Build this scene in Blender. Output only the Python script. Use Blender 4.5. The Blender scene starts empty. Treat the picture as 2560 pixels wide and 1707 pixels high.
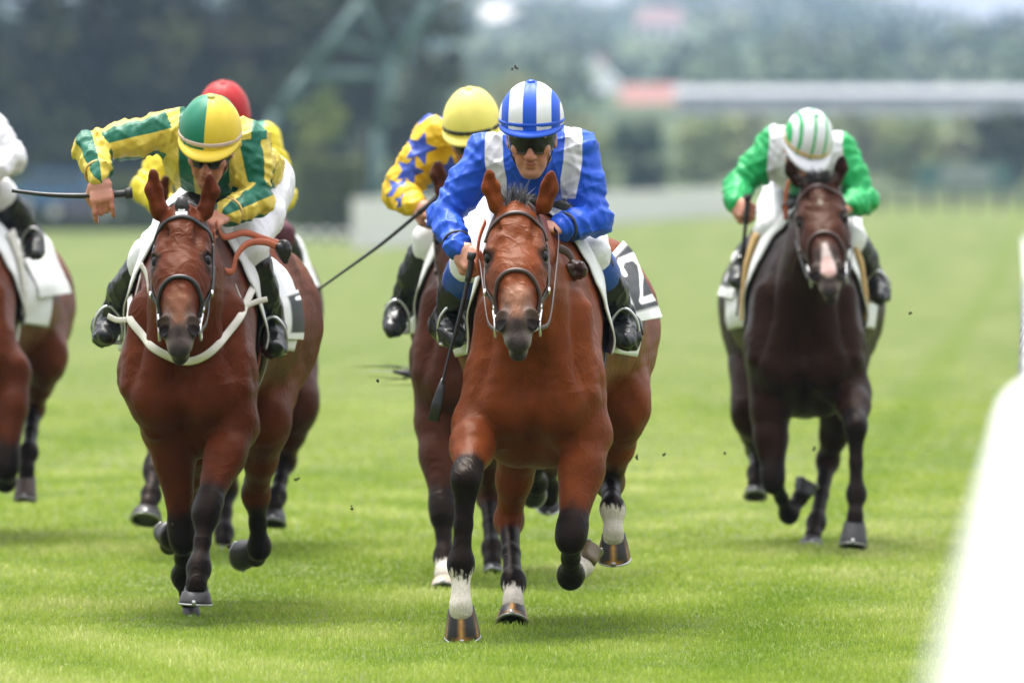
import bpy, math, random
import numpy as np
random.seed(7); rng = np.random.default_rng(7)
scene = bpy.context.scene
C = scene.collection
# ------------------------------------------------------------------ camera, world, sun, exposure
FPX = 25200.0; IMW, IMH = 2560, 1707; HCAM = 1.378
YAW = math.atan(1321/FPX); PITCH = math.atan(313.5/FPX)
cam_d = bpy.data.cameras.new('camera'); cam = bpy.data.objects.new('camera', cam_d); C.objects.link(cam)
cam.location = (0, 0, HCAM); cam.rotation_euler = (math.pi/2-PITCH, 0, YAW)
cam_d.sensor_width = 36; cam_d.lens = FPX/IMW*36; cam_d.clip_start = 0.5; cam_d.clip_end = 20000
cam_d.dof.use_dof = True; cam_d.dof.focus_distance = 32.75; cam_d.dof.aperture_fstop = 4.9
scene.camera = cam
SUN_EL, SUN_AZ = math.radians(70), math.radians(338)     # azimuth clockwise from +Y; hazy light comes from high behind the runners
world = bpy.data.worlds.new('World'); scene.world = world; world.use_nodes = True
wn, wl = world.node_tree.nodes, world.node_tree.links
bg = wn['Background']
sky = wn.new('ShaderNodeTexSky'); sky.sky_type = 'NISHITA'; sky.sun_disc = False
sky.sun_elevation = SUN_EL; sky.sun_rotation = SUN_AZ; sky.dust_density = 2.0; sky.air_density = 1.0
geo = wn.new('ShaderNodeTexCoord')
cn = wn.new('ShaderNodeTexNoise'); cn.inputs['Scale'].default_value = 2.2; cn.inputs['Detail'].default_value = 6
wl.new(geo.outputs['Generated'], cn.inputs['Vector'])
cr = wn.new('ShaderNodeMapRange'); cr.inputs['From Min'].default_value = 0.2; cr.inputs['From Max'].default_value = 0.62
cr.inputs['To Min'].default_value = 0.72; cr.inputs['To Max'].default_value = 0.98
wl.new(cn.outputs['Fac'], cr.inputs['Value'])
mx = wn.new('ShaderNodeMix'); mx.data_type = 'RGBA'
mx.inputs[7].default_value = (11.0, 11.2, 11.8, 1)         # bright thin cloud cover
sx = wn.new('ShaderNodeSeparateXYZ'); wl.new(geo.outputs['Generated'], sx.inputs[0])    # overcast sky: brighter towards the zenith
oz = wn.new('ShaderNodeMapRange'); oz.inputs['From Min'].default_value = 0; oz.inputs['From Max'].default_value = 1; oz.inputs['To Min'].default_value = .34; oz.inputs['To Max'].default_value = 1.38; wl.new(sx.outputs[2], oz.inputs['Value'])
oc = wn.new('ShaderNodeVectorMath'); oc.operation = 'SCALE'; oc.inputs[0].default_value = (11.0, 11.15, 11.5); wl.new(oz.outputs[0], oc.inputs['Scale']); wl.new(oc.outputs[0], mx.inputs[7])
wl.new(cr.outputs['Result'], mx.inputs[0]); wl.new(sky.outputs[0], mx.inputs[6]); wl.new(mx.outputs[2], bg.inputs[0])
bg.inputs[1].default_value = 0.08
sl = bpy.data.lights.new('sun', 'SUN'); sl.energy = 2.7; sl.angle = math.radians(26); sl.color = (1, .955, .88)
sun = bpy.data.objects.new('sun', sl); C.objects.link(sun)
sd = np.array([math.sin(SUN_AZ)*math.cos(SUN_EL), math.cos(SUN_AZ)*math.cos(SUN_EL), math.sin(SUN_EL)])
from mathutils import Vector, Matrix
sun.rotation_euler = Vector(sd).to_track_quat('Z', 'Y').to_euler(); sun.location = (0, 20, 30)
vs = scene.view_settings; vs.view_transform = 'Standard'; vs.look = 'None'; vs.gamma = 1; vs.use_curve_mapping = False
vs.exposure = 1.36
scene.cycles.use_denoising = True
scene.cycles.max_bounces = 6; scene.cycles.volume_bounces = 1; scene.cycles.transparent_max_bounces = 8
scene.cycles.caustics_reflective = False; scene.cycles.caustics_refractive = False

# ------------------------------------------------------------------ helpers
_R = np.array(cam.rotation_euler.to_matrix())
def W(px, py, Y):
    """world point seen at photo pixel (px, py), Y metres down the course"""
    d = _R @ np.array([(px-IMW/2)/FPX, -(py-IMH/2)/FPX, -1.0])
    return np.array([0, 0, HCAM]) + d*(Y/d[1])
def V(*a): return np.array(a, float)
def nrm(v):
    v = np.asarray(v, float); return v/max(np.linalg.norm(v), 1e-9)
def sstep(a, b, x):
    t = np.clip((x-a)/(b-a), 0, 1); return t*t*(3-2*t)

def tag(o, label=None, cat=None, group=None, kind=None):
    if label: o['label'] = label
    if cat: o['category'] = cat
    if group: o['group'] = group
    if kind: o['kind'] = kind
    return o
def empty(name, loc, label=None, cat=None, group=None):
    o = bpy.data.objects.new(name, None); C.objects.link(o); o.location = tuple(loc); o.empty_display_size = .1
    return tag(o, label, cat, group)
def wloc(o):
    l = V(*o.location)
    while o.parent: o = o.parent; l = l+V(*o.location)
    return l
def mesh_data(name, v, faces, attrs=None, smooth=True):
    me = bpy.data.meshes.new(name)
    v = np.asarray(v, np.float32)
    if isinstance(faces, np.ndarray):
        n = faces.shape[1]; nf = len(faces)
        me.vertices.add(len(v)); me.vertices.foreach_set('co', v.ravel())
        me.loops.add(nf*n); me.loops.foreach_set('vertex_index', faces.astype(np.int32).ravel())
        me.polygons.add(nf); me.polygons.foreach_set('loop_start', np.arange(0, nf*n, n, dtype=np.int32))
        me.update(calc_edges=True)
    else:
        me.from_pydata(v.tolist(), [], faces)
    if smooth: me.polygons.foreach_set('use_smooth', np.ones(len(me.polygons), bool))
    for k, a in (attrs or {}).items():
        a = np.asarray(a, np.float32)
        if a.ndim == 2:
            if a.shape[1] == 3: a = np.c_[a, np.ones(len(a), np.float32)]
            at = me.attributes.new(k, 'FLOAT_COLOR', 'POINT'); at.data.foreach_set('color', a.astype(np.float32).ravel())
        else:
            at = me.attributes.new(k, 'FLOAT', 'POINT'); at.data.foreach_set('value', a)
    return me
def mk(name, v, faces, mat, parent=None, attrs=None, smooth=True, local=False, loc=None):
    """one mesh object; v in world space unless local"""
    v = np.asarray(v, float)
    base = wloc(parent) if parent is not None else V(0, 0, 0)
    if loc is not None: off = V(*loc)
    elif parent is not None: off = base
    else: off = V(v[:, 0].mean(), v[:, 1].mean(), v[:, 2].min())
    me = mesh_data(name, v if local else v-off, faces, attrs, smooth)
    if isinstance(mat, (list, tuple)):
        for m in mat: me.materials.append(m)
    elif mat: me.materials.append(mat)
    o = bpy.data.objects.new(name, me); C.objects.link(o)
    if parent is not None:
        o.parent = parent; o.location = tuple(off-base)
    else: o.location = tuple(off)
    return o
class MB:
    """collects simple shapes that form ONE part"""
    def __init__(s): s.v = []; s.f = []; s.n = 0
    def add(s, v, f):
        s.v.append(np.asarray(v, float)); s.f += [[i+s.n for i in q] for q in (f.tolist() if isinstance(f, np.ndarray) else f)]; s.n += len(v); return s
    def verts(s): return np.concatenate(s.v)
    def build(s, name, mat, parent=None, smooth=True, **k): return mk(name, s.verts(), s.f, mat, parent, smooth=smooth, **k)
    def box(s, lo, hi, R=None, c=None, bev=0):
        lo, hi = V(*lo), V(*hi)
        if bev:
            q = []; 
            for z in (lo[2], lo[2]+bev, hi[2]-bev, hi[2]):
                i = bev if z in (lo[2], hi[2]) else 0
                q += [(lo[0]+bev, lo[1]+i, z), (hi[0]-bev, lo[1]+i, z), (hi[0]-i, lo[1]+bev, z), (hi[0]-i, hi[1]-bev, z),
                      (hi[0]-bev, hi[1]-i, z), (lo[0]+bev, hi[1]-i, z), (lo[0]+i, hi[1]-bev, z), (lo[0]+i, lo[1]+bev, z)]
            f = [list(range(7, -1, -1)), list(range(24, 32))]
            for r in range(3):
                for i in range(8): f.append([r*8+i, r*8+(i+1) % 8, r*8+8+(i+1) % 8, r*8+8+i])
            q = np.array(q)
        else:
            q = np.array([(x, y, z) for z in (lo[2], hi[2]) for (x, y) in ((lo[0], lo[1]), (hi[0], lo[1]), (hi[0], hi[1]), (lo[0], hi[1]))])
            f = [[3, 2, 1, 0], [4, 5, 6, 7], [0, 1, 5, 4], [1, 2, 6, 5], [2, 3, 7, 6], [3, 0, 4, 7]]
        if R is not None: q = q @ np.asarray(R).T
        if c is not None: q = q+np.asarray(c)
        return s.add(q, f)
    def tube(s, pts, r, n=10, side=None, caps=True):
        return s.add(*tube(pts, r, n, side, caps))
def catmull(pts, n=8):
    p = np.asarray(pts, float)
    if len(p) < 3: return np.array([p[0]+(p[1]-p[0])*t for t in np.linspace(0, 1, n+1)])
    q = np.vstack([2*p[0]-p[1], p, 2*p[-1]-p[-2]]); out = []
    for i in range(1, len(q)-2):
        a, b, c, d = q[i-1], q[i], q[i+1], q[i+2]
        for t in np.linspace(0, 1, n, endpoint=False):
            out.append(.5*(2*b+(c-a)*t+(2*a-5*b+4*c-d)*t*t+(3*b-a-3*c+d)*t**3))
    out.append(p[-1]); return np.array(out)
def tube(pts, r, n=10, side=None, caps=True, closed=False):
    """sweep an ellipse along pts; r: scalar, per-point, or (r_side, r_up); side: vector or per-point vectors giving the r_side axis"""
    p = np.asarray(pts, float); m = len(p)
    r = np.asarray(r, float)
    if r.ndim == 0: rs = np.full((m, 2), float(r))
    elif r.shape == (2,) and m != 2 or (r.shape == (2,) and side is not None): rs = np.tile(r, (m, 1))
    elif r.ndim == 1: rs = np.c_[r, r]
    else: rs = r
    if closed: T = np.roll(p, -1, 0)-np.roll(p, 1, 0)
    else: T = np.gradient(p, axis=0)
    T /= np.maximum(np.linalg.norm(T, axis=1), 1e-9)[:, None]
    if side is None: ref = V(0, 0, 1) if abs(T[0][2]) < .9 else V(1, 0, 0); S = np.tile(np.cross(T[0], ref), (m, 1))
    else: S = np.asarray(side, float); S = np.tile(S, (m, 1)) if S.ndim == 1 else S.copy()
    if side is None:
        cur = S[0]
        for i in range(m): cur = cur-T[i]*cur.dot(T[i]); cur = nrm(cur); S[i] = cur
    else:
        S = S-T*(S*T).sum(1)[:, None]; S /= np.maximum(np.linalg.norm(S, axis=1), 1e-9)[:, None]
    U = np.cross(T, S)
    a = np.arange(n)*2*math.pi/n
    v = p[:, None]+(S*rs[:, :1])[:, None]*np.cos(a)[None, :, None]+(U*rs[:, 1:])[:, None]*np.sin(a)[None, :, None]
    v = v.reshape(-1, 3); f = []
    for i in range(m if closed else m-1):
        b = ((i+1) % m)*n
        for j in range(n): f.append([i*n+j, i*n+(j+1) % n, b+(j+1) % n, b+j])
    if caps and not closed: f.append(list(range(n-1, -1, -1))); f.append([(m-1)*n+j for j in range(n)])
    return v, f
def basis(y, x=(1, 0, 0)):
    """columns X, Y, Z with Y along y"""
    y = nrm(y); x = np.asarray(x, float); x = nrm(x-y*np.dot(x, y)); return np.c_[x, y, np.cross(x, y)]

# ------------------------------------------------------------------ signed-distance modelling (smooth unions, meshed by surface nets)
class SDF:
    def __init__(s): s.p = []
    def seg(s, a, b, ra, rb, k=.03, op=0):
        a, b = V(*a), V(*b); lo = np.minimum(a-ra, b-rb); hi = np.maximum(a+ra, b+rb)
        ba = b-a; L2 = max(ba.dot(ba), 1e-8)
        def f(X, Y, Z):
            X, Y, Z = X-a[0], Y-a[1], Z-a[2]
            t = np.clip((X*ba[0]+Y*ba[1]+Z*ba[2])/L2, 0, 1)
            return np.sqrt((X-t*ba[0])**2+(Y-t*ba[1])**2+(Z-t*ba[2])**2)-(ra+t*(rb-ra))
        s.p.append((f, lo, hi, k, op)); return s
    def chain(s, pts, rs, k=.03, op=0):
        for i in range(len(pts)-1): s.seg(pts[i], pts[i+1], rs[i], rs[i+1], k, op)
        return s
    def eseg(s, a, b, side, r0, r1, k=.03, op=0):
        a, b = V(*a), V(*b); m0, m1 = max(r0), max(r1); lo = np.minimum(a-m0, b-m1); hi = np.maximum(a+m0, b+m1)
        T = b-a; L = np.linalg.norm(T); T = T/L; S = np.asarray(side, float); S = nrm(S-T*S.dot(T)); U = np.cross(T, S)
        def f(X, Y, Z):
            X, Y, Z = X-a[0], Y-a[1], Z-a[2]
            u = X*S[0]+Y*S[1]+Z*S[2]; v = X*U[0]+Y*U[1]+Z*U[2]; w = X*T[0]+Y*T[1]+Z*T[2]
            t = np.clip(w/L, 0, 1); ru = r0[0]+t*(r1[0]-r0[0]); rv = r0[1]+t*(r1[1]-r0[1]); m = np.minimum(ru, rv)
            return (np.sqrt((u/ru)**2+(v/rv)**2+((w-t*L)/m)**2)-1)*m
        s.p.append((f, lo, hi, k, op)); return s
    def ell(s, c, r, R=None, k=.03, op=0):
        c = V(*c); r = V(*r); R = np.eye(3) if R is None else np.asarray(R, float)
        e = np.sqrt(((R*r)**2).sum(1)); lo, hi = c-e, c+e
        def f(X, Y, Z):
            X, Y, Z = X-c[0], Y-c[1], Z-c[2]
            a = [(X*R[0, i]+Y*R[1, i]+Z*R[2, i])/r[i] for i in range(3)]
            k0 = np.sqrt(a[0]**2+a[1]**2+a[2]**2); k1 = np.sqrt((a[0]/r[0])**2+(a[1]/r[1])**2+(a[2]/r[2])**2)+1e-6
            return k0*(k0-1)/k1
        s.p.append((f, lo, hi, k, op)); return s
    def build(s, h, disp=None, crop=None):
        lo = np.min([p[1] for p in s.p if p[4] == 0], 0)-3*h; hi = np.max([p[2] for p in s.p if p[4] == 0], 0)+3*h
        if crop is not None: lo = np.maximum(lo, crop[0]); hi = np.minimum(hi, crop[1])
        n = np.ceil((hi-lo)/h).astype(int)+1
        d = np.full(n, .5, np.float32); s.lo, s.h, s.n, s.d = lo, h, n, d
        ax = [(lo[i]+h*np.arange(n[i])).astype(np.float32) for i in range(3)]
        for f, plo, phi, k, op in s.p:
            i0 = np.maximum(((plo-k-2*h-lo)/h).astype(int), 0); i1 = np.minimum(np.ceil((phi+k+2*h-lo)/h).astype(int)+1, n)
            if (i1 <= i0).any(): continue
            sl = tuple(slice(i0[i], i1[i]) for i in range(3))
            e = f(ax[0][sl[0]][:, None, None], ax[1][sl[1]][None, :, None], ax[2][sl[2]][None, None, :]).astype(np.float32)
            g = d[sl]
            if op == 0:
                hh = np.maximum(k-np.abs(g-e), 0)/max(k, 1e-6); d[sl] = np.minimum(g, e)-hh*hh*k*.25
            else:
                e = -e; hh = np.maximum(k-np.abs(g-e), 0)/max(k, 1e-6); d[sl] = np.maximum(g, e)+hh*hh*k*.25
        if disp is not None:
            idx = np.nonzero(np.abs(d) < .03)
            P = lo+h*np.stack(idx, 1); d[idx] += disp(P).astype(np.float32)
        return s
    def sample(s, P):
        q = (np.asarray(P, float)-s.lo)/s.h; q = np.clip(q, 0, np.array(s.n)-1.001); i = q.astype(int); t = q-i; o = 0
        for a in (0, 1):
            for b in (0, 1):
                for c in (0, 1):
                    w = (t[..., 0] if a else 1-t[..., 0])*(t[..., 1] if b else 1-t[..., 1])*(t[..., 2] if c else 1-t[..., 2])
                    o = o+w*s.d[i[..., 0]+a, i[..., 1]+b, i[..., 2]+c]
        return o
    def cast(s, c, n, off=.0, rmax=.7, r0=.0):
        """march from c along unit n to the surface, then off metres proud"""
        c, n = np.asarray(c, float), np.asarray(n, float)
        c, n = np.broadcast_arrays(c, n); rs = np.arange(r0, rmax, .005)
        P = c[..., None, :]+n[..., None, :]*rs[:, None]
        g = s.sample(P); out = g > 0
        first = np.argmax(out, -1); g1 = np.take_along_axis(g, first[..., None], -1)[..., 0]; g0 = np.take_along_axis(g, np.maximum(first-1, 0)[..., None], -1)[..., 0]
        r = rs[first]-.005*np.clip(g1/np.maximum(g1-g0, 1e-6), 0, 1)
        return c+n*(r+off)[..., None]
    def cast_in(s, c, n, off=0., rmax=.58):
        rs = np.arange(rmax, 0, -.004); g_ = s.sample(np.asarray(c)+np.asarray(n)*rs[:, None]); i = int(np.argmax(g_ < 0)); return np.asarray(c)+np.asarray(n)*(rs[i]+off)
    def mesh(s):
        d, lo, h = s.d, s.lo, s.h; b = d < 0
        n = np.array(d.shape)
        u = b.view(np.uint8); c = np.zeros(n-1, np.uint8); cor = [(x, y, z) for x in (0, 1) for y in (0, 1) for z in (0, 1)]
        for x, y, z in cor: c += u[x:n[0]-1+x, y:n[1]-1+y, z:n[2]-1+z]
        I = np.nonzero((c > 0) & (c < 8)); N = len(I[0])
        vals = np.stack([d[I[0]+x, I[1]+y, I[2]+z] for x, y, z in cor], 1); sg = vals < 0
        acc = np.zeros((N, 3)); cnt = np.zeros(N)
        for i, a in enumerate(cor):
            for j, e in enumerate(cor):
                if j > i and sum(abs(np.subtract(a, e))) == 1:
                    m = sg[:, i] != sg[:, j]; t = vals[m, i]/(vals[m, i]-vals[m, j])
                    acc[m] += np.array(a)+t[:, None]*(np.array(e)-np.array(a)); cnt[m] += 1
        v = lo+h*(np.stack(I, 1)+acc/cnt[:, None])
        idm = np.full(n-1, -1, np.int32); idm[I] = np.arange(N)
        F = []
        for axn in range(3):
            o1, o2 = (axn+1) % 3, (axn+2) % 3
            s0 = [slice(1, -1)]*3; s1 = [slice(1, -1)]*3
            s0[axn] = slice(0, -1); s1[axn] = slice(1, None)
            A, B = b[tuple(s0)], b[tuple(s1)]
            for inside, flip in ((A & ~B, False), (B & ~A, True)):
                q = np.stack(np.nonzero(inside), 1)
                if not len(q): continue
                q[:, o1] += 1; q[:, o2] += 1
                def cell(a, e):
                    w = q.copy(); w[:, o1] -= a; w[:, o2] -= e; return idm[w[:, 0], w[:, 1], w[:, 2]]
                quad = np.stack([cell(1, 1), cell(0, 1), cell(0, 0), cell(1, 0)], 1)
                F.append(quad[:, ::-1] if flip else quad)
        f = np.concatenate(F); f = f[(f >= 0).all(1)]
        return v, f
def capd(v, a, b, ra, rb):
    a, b = V(*a), V(*b); ba = b-a; t = np.clip(((v-a)@ba)/max(ba@ba, 1e-9), 0, 1)
    return np.linalg.norm(v-a-t[:, None]*ba, axis=1)-(ra+t*(rb-ra)), t
def paint(v, col, a, b, ra, rb, rgb, soft=.03, amt=1.0, jag=0):
    d, t = capd(v, a, b, ra, rb)
    if jag: d = d+jag*np.sin(v[:, 0]*310+v[:, 2]*90)*np.sin(v[:, 0]*170-v[:, 1]*220)
    al = (1-sstep(0, soft, d))*amt
    col[:] = col*(1-al[:, None])+np.array(rgb)*al[:, None]

# ------------------------------------------------------------------ materials
def newmat(name):
    m = bpy.data.materials.new(name); m.use_nodes = True; nt = m.node_tree; return m, nt.nodes, nt.links, nt.nodes['Principled BSDF']
def noise(n, l, scale, detail=4, rough=.6, vec=None, stretch=None, coord='Object'):
    t = n.new('ShaderNodeTexNoise'); t.inputs['Scale'].default_value = scale; t.inputs['Detail'].default_value = detail; t.inputs['Roughness'].default_value = rough
    tc = n.new('ShaderNodeTexCoord'); out = tc.outputs[coord]
    if stretch is not None:
        mp = n.new('ShaderNodeMapping'); mp.inputs['Scale'].default_value = stretch; l.new(out, mp.inputs['Vector']); out = mp.outputs[0]
    l.new(out, t.inputs['Vector']); return t
def vary(n, l, src, amount, scale, detail=4, hue=None):
    """multiply a colour socket by noise 1-amount .. 1+amount"""
    t = noise(n, l, scale, detail); mr = n.new('ShaderNodeMapRange'); mr.inputs['From Min'].default_value = .3; mr.inputs['From Max'].default_value = .7
    mr.inputs['To Min'].default_value = 1-amount; mr.inputs['To Max'].default_value = 1+amount; l.new(t.outputs['Fac'], mr.inputs['Value'])
    m = n.new('ShaderNodeVectorMath'); m.operation = 'SCALE'; l.new(src, m.inputs[0]); l.new(mr.outputs[0], m.inputs['Scale']); return m.outputs[0]
def bump(n, l, p, fac, strength, dist):
    b = n.new('ShaderNodeBump'); b.inputs['Strength'].default_value = strength; b.inputs['Distance'].default_value = dist
    l.new(fac, b.inputs['Height']); l.new(b.outputs[0], p.inputs['Normal']); return b
MATS = {}
def plain(name, rgb, rough=.5, metal=0, var=.12, vscale=12, bscale=60, bstr=.15, bdist=.004, spec=.5, coat=0, sheen=0):
    if name in MATS: return MATS[name]
    m, n, l, p = newmat(name)
    c = n.new('ShaderNodeRGB'); c.outputs[0].default_value = (*rgb, 1)
    l.new(vary(n, l, c.outputs[0], var, vscale), p.inputs['Base Color'])
    p.inputs['Roughness'].default_value = rough; p.inputs['Metallic'].default_value = metal; p.inputs['Specular IOR Level'].default_value = spec
    p.inputs['Coat Weight'].default_value = coat; p.inputs['Sheen Weight'].default_value = sheen
    t = noise(n, l, bscale, 4); bump(n, l, p, t.outputs['Fac'], bstr, bdist)
    MATS[name] = m; return m
def attr_mat(name, rough=.5, var=.1, vscale=14, bscale=60, bstr=.2, bdist=.004, spec=.4, coat=0, sheen=0, stretch=None, sss=0, coatr=.3):
    """base colour from the vertex attribute 'col'"""
    if name in MATS: return MATS[name]
    m, n, l, p = newmat(name)
    a = n.new('ShaderNodeAttribute'); a.attribute_name = 'col'
    l.new(vary(n, l, a.outputs['Color'], var, vscale), p.inputs['Base Color'])
    p.inputs['Roughness'].default_value = rough; p.inputs['Specular IOR Level'].default_value = spec
    p.inputs['Coat Weight'].default_value = coat; p.inputs['Coat Roughness'].default_value = coatr; p.inputs['Sheen Weight'].default_value = sheen
    if sss: p.inputs['Subsurface Weight'].default_value = sss; p.inputs['Subsurface Radius'].default_value = (.012, .005, .003)
    t = noise(n, l, bscale, 4, stretch=stretch); bump(n, l, p, t.outputs['Fac'], bstr, bdist)
    MATS[name] = m; return m
def cloth_mat(name, cols, rough=.50, sheen=.04, spec=.32, wr=1.3):
    """silk: colour 0, with colours 1.. wherever the attribute m1, m2.. is above zero"""
    if name in MATS: return MATS[name]
    m, n, l, p = newmat(name)
    c = n.new('ShaderNodeRGB'); c.outputs[0].default_value = (*cols[0], 1); cur = c.outputs[0]
    for i, cc in enumerate(cols[1:], 1):
        a = n.new('ShaderNodeAttribute'); a.attribute_name = 'm%d' % i
        mr = n.new('ShaderNodeMapRange'); mr.inputs['From Min'].default_value = -.0012; mr.inputs['From Max'].default_value = .0012; l.new(a.outputs['Fac'], mr.inputs['Value'])
        mx = n.new('ShaderNodeMix'); mx.data_type = 'RGBA'; l.new(mr.outputs[0], mx.inputs[0]); l.new(cur, mx.inputs[6]); mx.inputs[7].default_value = (*cc, 1); cur = mx.outputs[2]
    l.new(vary(n, l, cur, .08, 9), p.inputs['Base Color'])
    p.inputs['Roughness'].default_value = rough; p.inputs['Specular IOR Level'].default_value = spec
    p.inputs['Sheen Weight'].default_value = sheen; p.inputs['Sheen Roughness'].default_value = .4
    t = noise(n, l, 5.5, 3, .5, stretch=(1, 1, 1.7)); t.noise_type = 'RIDGED_MULTIFRACTAL'; t.inputs['Distortion'].default_value = .9
    t2 = noise(n, l, 26, 3, .5); ad = n.new('ShaderNodeMath'); ad.operation = 'MULTIPLY_ADD'; l.new(t2.outputs['Fac'], ad.inputs[0]); ad.inputs[1].default_value = .3; l.new(t.outputs['Fac'], ad.inputs[2])
    bump(n, l, p, ad.outputs[0], wr*.55, .012)
    MATS[name] = m; return m
# ------------------------------------------------------------------ horses
BLACK = (.0062, .0048, .0045); WHITEHAIR = (.62, .57, .50)
def coat_mat():
    m, n, l, p = newmat('horse_coat')
    a = n.new('ShaderNodeAttribute'); a.attribute_name = 'col'
    c = vary(n, l, a.outputs['Color'], .24, 6, 5); t = noise(n, l, 1, 4, .65, stretch=(330, 330, 60))
    mr = n.new('ShaderNodeMapRange'); mr.inputs['From Min'].default_value = .3; mr.inputs['From Max'].default_value = .7; mr.inputs['To Min'].default_value = .72; mr.inputs['To Max'].default_value = 1.28; l.new(t.outputs['Fac'], mr.inputs['Value'])
    sc = n.new('ShaderNodeVectorMath'); sc.operation = 'SCALE'; l.new(c, sc.inputs[0]); l.new(mr.outputs[0], sc.inputs['Scale']); l.new(sc.outputs[0], p.inputs['Base Color'])
    r = noise(n, l, 9, 4); mr2 = n.new('ShaderNodeMapRange'); mr2.inputs['To Min'].default_value = .34; mr2.inputs['To Max'].default_value = .50; l.new(r.outputs['Fac'], mr2.inputs['Value']); l.new(mr2.outputs[0], p.inputs['Roughness'])
    p.inputs['Specular Tint'].default_value = (1, .62, .42, 1); bw = n.new('ShaderNodeRGBToBW'); l.new(a.outputs['Color'], bw.inputs[0]); ms_ = n.new('ShaderNodeMapRange'); ms_.inputs['From Max'].default_value = .04; ms_.inputs['To Min'].default_value = .10; ms_.inputs['To Max'].default_value = .11; l.new(bw.outputs[0], ms_.inputs['Value']); l.new(ms_.outputs[0], p.inputs['Specular IOR Level'])
    big = noise(n, l, 13, 3, .55); big.inputs['Distortion'].default_value = .6; vein = noise(n, l, 5, 2, .5, stretch=(1, 1, .55)); vein.inputs['Distortion'].default_value = 2.0
    vr = n.new('ShaderNodeMath'); vr.operation = 'ABSOLUTE'; vs_ = n.new('ShaderNodeMath'); vs_.operation = 'SUBTRACT'; l.new(vein.outputs['Fac'], vs_.inputs[0]); vs_.inputs[1].default_value = .5; l.new(vs_.outputs[0], vr.inputs[0])
    vm = n.new('ShaderNodeMapRange'); vm.inputs['From Max'].default_value = .035; vm.inputs['To Min'].default_value = .22; vm.inputs['To Max'].default_value = 0; l.new(vr.outputs[0], vm.inputs['Value'])
    ad = n.new('ShaderNodeMath'); l.new(big.outputs['Fac'], ad.inputs[0]); l.new(vm.outputs[0], ad.inputs[1])
    b1 = n.new('ShaderNodeBump'); b1.inputs['Strength'].default_value = .34; b1.inputs['Distance'].default_value = .020; l.new(ad.outputs[0], b1.inputs['Height'])
    b2 = n.new('ShaderNodeBump'); b2.inputs['Strength'].default_value = .22; b2.inputs['Distance'].default_value = .004; l.new(t.outputs['Fac'], b2.inputs['Height']); l.new(b1.outputs[0], b2.inputs['Normal']); l.new(b2.outputs[0], p.inputs['Normal'])
    return m
COAT = coat_mat()
HOOFM = attr_mat('hoof_horn', rough=.45, var=.25, vscale=40, bscale=90, bstr=.3, bdist=.002, stretch=(1, 1, .15))
SHOE = plain('horseshoe_metal', (.42, .42, .43), .35, .9)
EYE = plain('horse_eye', (.006, .004, .003), .30, spec=.15, bstr=0)
LEATH = plain('brown_leather', (.045, .019, .014), .42, var=.25, vscale=60)
LEATHB = plain('black_leather', (.012, .011, .012), .4, var=.25, vscale=60)
STEEL = plain('polished_steel', (.58, .58, .59), .38, 1.0, var=.05)
WHITESTRAP = plain('white_webbing', (.62, .59, .52), .6, bscale=300, bstr=.4)
HAIRM = plain('dark_hair', (.018, .016, .018), .5, var=.35, vscale=60, bstr=0)
HAIRG = plain('grey_black_hair', (.045, .042, .047), .55, var=.4, vscale=90, bstr=0)

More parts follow.
